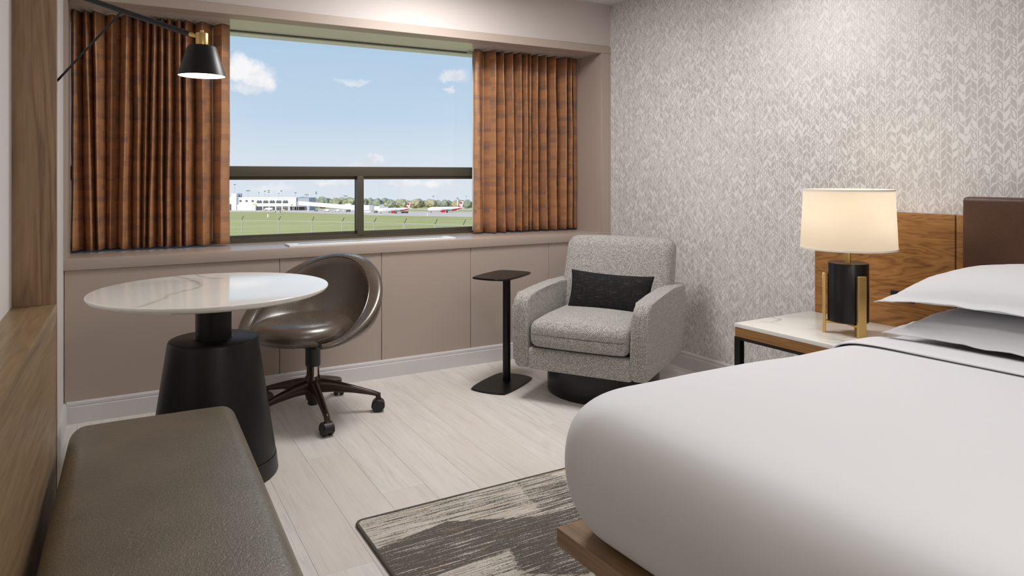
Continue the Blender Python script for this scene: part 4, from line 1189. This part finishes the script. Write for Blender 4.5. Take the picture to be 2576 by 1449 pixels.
# jet bridge
O_, t0 = gp(840, 531.5)
k_ = t0/FPX
jb = thing('jet_bridge', 'long white jet bridge sloping from terminal to the nearer airliner', 'jet bridge', O_, AF)
X = lambda px: (px-840)*k_
Z = lambda py: (531.5-py)*k_
obj('tunnel', prism([(X(752), Z(515.3)), (X(752), Z(506)), (X(890), Z(516.8)), (X(890), Z(527.5))], 1, -1.6, 1.6), M['bldg_white'], jb)
obj('tunnel', prism([(X(884), Z(527.8)), (X(884), Z(515.6)), (X(934), Z(516.0)), (X(934), Z(528.3))], 1, -2, 2), M['bldg_white'], jb)
obj('rotunda', bx(X(930), X(941), -2.3, 2.3, Z(529), Z(516.2)), M['bldg_grey'], jb)
obj('tunnel', bx(X(941), X(957), -1.6, 1.6, Z(527.6), Z(518.2)), M['bldg_white'], jb)
obj('cab', bx(X(956), X(968), -2.0, 2.0, Z(529), Z(514.3)), M['bldg_grey'], jb)
obj('cab', bx(X(967), X(977), -2.2, 1.8, Z(531), Z(519)), M['bldg_grey'], jb)
obj('sign_box', bx(X(968.5), X(972.5), -1, 0, Z(514.5), Z(511.6)), M['yellow'], jb)
obj('roof_unit', bx(X(868), X(884), -1, 1, Z(516), Z(512.2)), M['bldg_white'], jb)
obj('roof_unit', bx(X(878), X(880), -0.5, 0.5, Z(512.5), Z(510)), M['yellow'], jb)
for a, ph in ((774, 508), (864, 517), (900, 527), (936, 528), (968, 530)):
    obj('support_leg', bx(X(a), X(a+1.6), -0.6, 0.6, Z(538) if a > 890 else Z(534), Z(ph)), M['bldg_white'], jb)

# parked service vehicles
def vehicle(px, py, wpx, hpx, m, label, style=0):
    O_, t = gp(px, py); k = t/FPX; L_, H_ = wpx*k, hpx*k
    v = thing('service_van' if style == 0 else 'service_truck', label, 'vehicle', O_, AF)
    if style == 0:
        obj('van_body', prism([(-L_/2, 0.25*H_), (L_/2, 0.25*H_), (L_/2, H_), (-L_*0.2, H_), (-L_*0.38, 0.62*H_), (-L_/2, 0.55*H_)], 1, -1.0, 1.0), m, v)
        obj('windscreen', prism([(-L_*0.37, 0.64*H_), (-L_*0.1, 0.64*H_), (-L_*0.1, 0.92*H_), (-L_*0.2, 0.92*H_)], 1, -1.05, 1.05), M['win_dark'], v)
    else:
        obj('cargo_box', bx(-L_*0.28, L_/2, -1.2, 1.2, 0.28*H_, H_), m, v)
        obj('truck_cab', prism([(-L_/2, 0.25*H_), (-L_*0.29, 0.25*H_), (-L_*0.29, 0.82*H_), (-L_*0.42, 0.8*H_), (-L_/2, 0.5*H_)], 1, -1.1, 1.1), m, v)
        obj('windscreen', prism([(-L_*0.47, 0.52*H_), (-L_*0.34, 0.52*H_), (-L_*0.34, 0.74*H_), (-L_*0.42, 0.74*H_)], 1, -1.15, 1.15), M['win_dark'], v)
    for s in (-0.3, 0.32):
        bm = bmesh.new(); add_tube(bm, [(s*L_, -1.1, 0.17*H_), (s*L_, 1.1, 0.17*H_)], 0.17*H_, 12); obj('wheels', bm, M['tyre'], v)
vehicle(580.5, 526.8, 9, 5, M['bldg_white'], 'white van parked left of the terminal stair tower')
vehicle(605, 526.8, 13, 6, M['bldg_dark'], 'dark service truck just right of the terminal stair tower', 1)
vehicle(654, 529.2, 17, 6, M['bldg_white'], 'white van in front of the first dark terminal bay')
vehicle(675, 529.6, 21, 7, M['bldg_white'], 'white box truck in front of the dark terminal bays', 1)
vehicle(713, 530.0, 7, 3.5, M['yellow'], 'small yellow service vehicle before the terminal window bays')
vehicle(795, 531.3, 8, 6, M['bldg_white'], 'white van parked below the high end of the jet bridge')
vehicle(822, 532.3, 12, 6, M['bldg_white'], 'white box truck below the middle of the jet bridge', 1)
vehicle(848, 532.6, 11, 6, M['bldg_white'], 'white van below the lower half of the jet bridge')
vehicle(876, 533.4, 10, 6, M['bldg_dark'], 'dark service truck below the jet bridge near the window mullion', 1)
vehicle(922, 535.5, 22, 4.5, M['bldg_white'], 'long white baggage truck right of the window mullion', 1)
vehicle(945, 535.8, 9, 5, M['bldg_dark'], 'dark tug between jet bridge and nearer airliner')
vehicle(1018, 536.6, 18, 4.5, M['bldg_dark'], 'dark green baggage tractor behind the nearer airliner', 1)

# grey cabinet and field markers
O_, t0 = gp(699, 535.5); k_ = t0/FPX
e = thing('equipment_cabinet', 'grey equipment cabinet at the grass edge before the terminal', 'cabinet', O_, AF)
obj('cabinet_body', bx(-5*k_, 5*k_, 0, 2, 0, 6*k_), M['bldg_grey'], e); obj('cabinet_side', bx(-7*k_, -5*k_, 0.2, 1.5, 0, 5.4*k_), M['win_dark'], e)
O_, t0 = gp(674.5, 545.8); k_ = t0/FPX
e = thing('field_marker', 'white field marker with orange top standing in the grass', 'marker', O_, AF)
obj('marker_post', lathe([(2.2*k_, 0), (2.2*k_, 1.5*k_), (1.5*k_, 5*k_), (1.5*k_, 8.6*k_)], 12), M['bldg_white'], e)
obj('marker_top', lathe([(2.0*k_, 8.6*k_), (2.0*k_, 10*k_)], 12), mat('orange_cap', S(220, 140, 70), 0.7).m, e)
O_, t0 = gp(1075.5, 542.5); k_ = t0/FPX
e = thing('field_marker', 'thin white marker post at the grass edge before the farther airliner', 'marker', O_, AF)
obj('marker_post', lathe([(1.0*k_, 0), (1.0*k_, 6*k_)], 10), M['bldg_white'], e); obj('marker_base', bx(-6*k_, 6*k_, -0.5, 0.5, 0, 0.5*k_), M['yellow'], e)

# flood-light masts
def mast(px, py_base, y_top, heads, label, rows=1):
    O_, t = gp(px, py_base); k = t/FPX
    m_ = thing('flood_light_mast', label, 'light mast', O_, AF, 'flood light masts on the airfield')
    h = (py_base-y_top)*k
    obj('pole', tube([(0, 0, 0), (0, 0, h)], [0.28*k*1.0, 0.2*k], 8), M['mast'], m_)
    for r_ in range(rows):
        for i in range(heads):
            x = (i-(heads-1)/2)*2.6*k; z = h-r_*4.0*k
            obj('lamp_head', bx(x-1.0*k, x+1.0*k, -0.5*k, 0.5*k, z-0.7*k, z+0.7*k), M['mast_head'], m_)
    if heads > 1: obj('crossarm', bx(-heads*1.3*k, heads*1.3*k, -0.15*k, 0.15*k, h-0.9*k, h-0.6*k), M['mast'], m_)
mast(590.5, 526, 464.5, 2, 'tallest flood light mast at left, above the terminal stair tower')
mast(624, 528, 479.7, 4, 'first wide flood light mast above the small terminal windows')
mast(651, 523, 485, 1, 'thin single light mast above the terminal roof beside the small windows')
mast(666.5, 524, 481, 2, 'first of two neighbouring masts above the terminal centre')
mast(676, 524, 479.3, 2, 'second of two neighbouring masts above the terminal centre, with two rows', 2)
mast(701.5, 524, 486.5, 1, 'thin single light mast above the right half of the terminal')
mast(708, 524, 480.2, 2, 'tall light mast above the fourth wide terminal window')
mast(743.5, 525, 485, 2, 'light mast at the right end of the white terminal block')
mast(771.5, 525, 490, 4, 'wide flood light mast above the grey terminal wing')
mast(795.5, 527, 483.2, 2, 'flood light mast with four heads in two rows', 2)
mast(869.5, 527, 493, 4, 'wide low flood light mast just left of the window mullion')
mast(933, 529, 497, 1, 'thin mast just right of the window mullion, before the trees')
mast(937.5, 532, 503.5, 2, 'short flood light mast beside the jet bridge rotunda')
mast(1090, 526, 493.5, 2, 'tall thin mast behind the nose of the farther airliner')
mast(1173, 526, 494, 1, 'thin mast at the far right beside the curtain')
O_, t0 = gp(1151, 530); k_ = t0/FPX
e = thing('control_mast', 'white tower with grey head behind the tail of the farther airliner', 'tower', O_, AF)
obj('tower_shaft', bx(-1.1*k_, 1.1*k_, -1, 1, 0, 30*k_), M['bldg_white'], e); obj('tower_head', bx(-2.4*k_, 2.4*k_, -1.4, 1.4, 29*k_, 33*k_), M['mast'], e)

# airliners
LEAF = [(0, 1.0), (0.18, 0.66), (0.42, 0.78), (0.34, 0.34), (0.60, 0.56), (0.68, 0.42), (0.98, 0.46), (0.86, 0.20), (1.0, 0.08), (0.56, -0.26), (0.62, -0.42), (0.06, -0.36), (0.05, -0.85)]
LEAF = LEAF+[(-x, y) for x, y in reversed(LEAF[1:])]
def airliner(px, py, yaw, L_, label):
    """local x: nose at -x; built for length L_"""
    O_, t = gp(px, py)
    a = thing('airliner', label, 'airplane', O_, AF+yaw, 'airliners on the apron')
    r = L_*0.062; zc = r*1.75
    st_ = [(-0.5, 0.05, -0.25), (-0.49, 0.35, -0.2), (-0.465, 0.65, -0.12), (-0.42, 0.9, -0.03), (-0.36, 1.0, 0), (0.18, 1.0, 0), (0.30, 0.86, 0.12), (0.40, 0.58, 0.36), (0.47, 0.30, 0.52), (0.5, 0.12, 0.6)]
    bm = bmesh.new()
    rows = [[bm.verts.new((x*L_, r*s*math.cos(2*PI*i/20), zc+r*dz+r*s*math.sin(2*PI*i/20))) for i in range(20)] for x, s, dz in st_]
    for i in range(len(rows)-1):
        for j in range(20):
            f = bm.faces.new((rows[i][j], rows[i][(j+1) % 20], rows[i+1][(j+1) % 20], rows[i+1][j]))
            if st_[i][0] >= 0.18 and (f.calc_center_median().z < zc+r*(0.1+2.2*(f.calc_center_median().x/L_-0.26))): f.material_index = 1
    bm.faces.new(rows[0]); bm.faces.new(rows[-1])
    obj('fuselage', bm, M['plane_white'], a, mats=[M['plane_white'], M['plane_red']])
    bm = bmesh.new()
    for i in range(22): add_box(bm, (-0.36+i*0.028)*L_, (-0.36+i*0.028+0.011)*L_, -r*1.01, r*1.01, zc+r*0.18, zc+r*0.36)
    obj('cabin_windows', bm, M['mast'], a, kind='stuff')
    fz = zc+r*0.8
    fin = [(0.315*L_, fz), (0.40*L_, fz+r*1.2), (0.465*L_, fz+L_*0.19), (0.525*L_, fz+L_*0.19), (0.485*L_, fz)]
    fo = obj('tail_fin', prism(fin, 1, -0.12, 0.12), M['plane_white'], a)
    capp = [(0.452*L_, fz+L_*0.166), (0.465*L_, fz+L_*0.19), (0.525*L_, fz+L_*0.19), (0.52*L_, fz+L_*0.166)]
    obj('fin_cap', prism(capp, 1, -0.16, 0.16), M['plane_red'], fo)
    cxl, czl, sl_ = 0.448*L_, fz+L_*0.105, L_*0.058
    lf = [(cxl+(x*0.85+y*0.35)*sl_*0.78, czl+(y*0.95-x*0.1)*sl_) for x, y in LEAF]
    obj('leaf_emblem', prism(lf, 1, -0.17, 0.17), M['plane_red'], fo)
    obj('fin_root', prism([(0.315*L_, fz), (0.375*L_, fz+r*0.85), (0.43*L_, fz+r*0.7), (0.45*L_, fz-r*0.1)], 1, -0.17, 0.17), M['plane_red'], fo)
    for s in (-1, 1):
        bm = bmesh.new(); add_prism(bm, [(-0.10*L_, s*r*0.7), (0.10*L_, s*r*0.7), (0.20*L_, s*0.46*L_), (0.145*L_, s*0.46*L_)], 2, zc-r*0.55, zc-r*0.38)
        for v in bm.verts: v.co.z += abs(v.co.y)*0.09
        obj('wing', bm, M['wing_grey'], a)
        bm = bmesh.new(); add_prism(bm, [(0.40*L_, s*r*0.2), (0.475*L_, s*r*0.2), (0.52*L_, s*0.17*L_), (0.485*L_, s*0.17*L_)], 2, zc+r*0.55, zc+r*0.66)
        obj('tailplane', bm, M['plane_white'], a)
        bm = bmesh.new(); ex, ey, ez = -0.06*L_, s*0.155*L_, zc-r*0.85
        rr_ = [(-0.065, 0.50), (-0.06, 0.58), (-0.02, 0.6), (0.03, 0.45), (0.045, 0.36)]
        rows = [[bm.verts.new((ex+q[0]*L_, ey+r*q[1]*math.cos(2*PI*i/16), ez+r*q[1]*math.sin(2*PI*i/16))) for i in range(16)] for q in rr_]
        for i in range(4):
            for j in range(16): bm.faces.new((rows[i][j], rows[i][(j+1) % 16], rows[i+1][(j+1) % 16], rows[i+1][j]))
        bm.faces.new(rows[0]); bm.faces.new(rows[-1]); obj('engine', bm, M['plane_red'], a)
        bm = bmesh.new(); add_tube(bm, [(0.05*L_, s*r*1.1, r*0.25), (0.05*L_, s*r*1.1, zc)], 0.15, 6)
        add_tube(bm, [(0.05*L_, s*r*1.1-0.5, r*0.28), (0.05*L_, s*r*1.1+0.5, r*0.28)], r*0.28, 12); obj('main_gear', bm, M['tyre'], a)
    bm = bmesh.new(); add_tube(bm, [(-0.4*L_, 0, r*0.2), (-0.4*L_, 0, zc)], 0.12, 6); add_tube(bm, [(-0.4*L_, -0.3, r*0.22), (-0.4*L_, 0.3, r*0.22)], r*0.22, 12); obj('nose_gear', bm, M['tyre'], a)
airliner(991, 536.9, math.radians(26), 23.0, 'nearer white airliner with red leaf tail, parked at the jet bridge')
airliner(1120, 535.2, math.radians(12), 26.5, 'farther white airliner with red leaf tail, alone on the tarmac at right')

# tree line, individual trees sharing three crowns
def crown(seed, m):
    bm = bmesh.new(); bmesh.ops.create_icosphere(bm, subdivisions=4, radius=1.0)
    for v in bm.verts:
        q = v.co.copy()
        n_ = noise.noise(q*1.5+Vector((seed, 0, 0)))*0.38+noise.noise(q*3.4+Vector((0, seed, 0)))*0.24+noise.noise(q*8+Vector((0, 0, seed)))*0.16+noise.noise(q*17+Vector((0, seed, seed)))*0.09
        v.co *= 1+n_
        v.co.z = v.co.z*0.9+1.05
    return bm
protos = []
for i, (nm, lab) in enumerate((('tree_a', 'olive green tree in the tree line beyond the airfield'), ('tree_b', 'yellowing autumn tree in the tree line beyond the airfield'), ('tree_c', 'dull green tree in the tree line beyond the airfield'))):
    t_ = thing('tree', lab, 'tree', (0, 0, 0), 0, 'tree line beyond the airfield')
    obj('crown', crown(i*3.7, nm), M[nm], t_, sharp=180)
    obj('trunk', tube([(0, 0, -0.2), (0.03, 0, 0.9)], [0.13, 0.07], 8), M['trunk'], t_)
    protos.append(t_)
used = set(); rt = random.Random(5)
ORD = 'first second third fourth fifth sixth seventh eighth ninth tenth eleventh twelfth thirteenth fourteenth fifteenth sixteenth seventeenth eighteenth nineteenth twentieth'.split()
ORD += ['twenty-'+o for o in ORD[:9]]
KIND = ('olive green', 'yellowing', 'dull green')
for yb, start, rowname in ((524.3, 772.0, 'front'), (522.4, 762.0, 'middle'), (521.4, 782.0, 'back')):
    px = start; n_ = 0
    while px < 1225 and n_ < len(ORD):
        i = rt.choice((0, 0, 1, 2, 2) if px < 900 else (0, 1, 2, 2, 2))
        ytop = (496.5+rt.uniform(-1, 4)) if px < 900 else (500+rt.uniform(-1.5, 6)+max(0, (px-1040)/160*6))
        O_, t = gp(px, yb); s_ = (yb-ytop)*t/FPX/2.05; ws = s_*rt.uniform(0.95, 1.25)
        if px > start: px += ws*1.32*FPX/t
        O_, t = gp(px, yb)
        lab = f'{KIND[i]} tree, {ORD[n_]} from the left in the {rowname} row of the tree line'
        if i not in used:
            used.add(i); tr_ = protos[i]; tr_.location = O_; tr_.scale = (ws, ws, s_); tr_.rotation_euler = (0, 0, rt.uniform(0, 6)); tr_['label'] = lab
        else: dup(protos[i], O_, rt.uniform(0, 6), lab, (ws, ws, s_))
        px += ws*1.32*FPX/t; n_ += 1
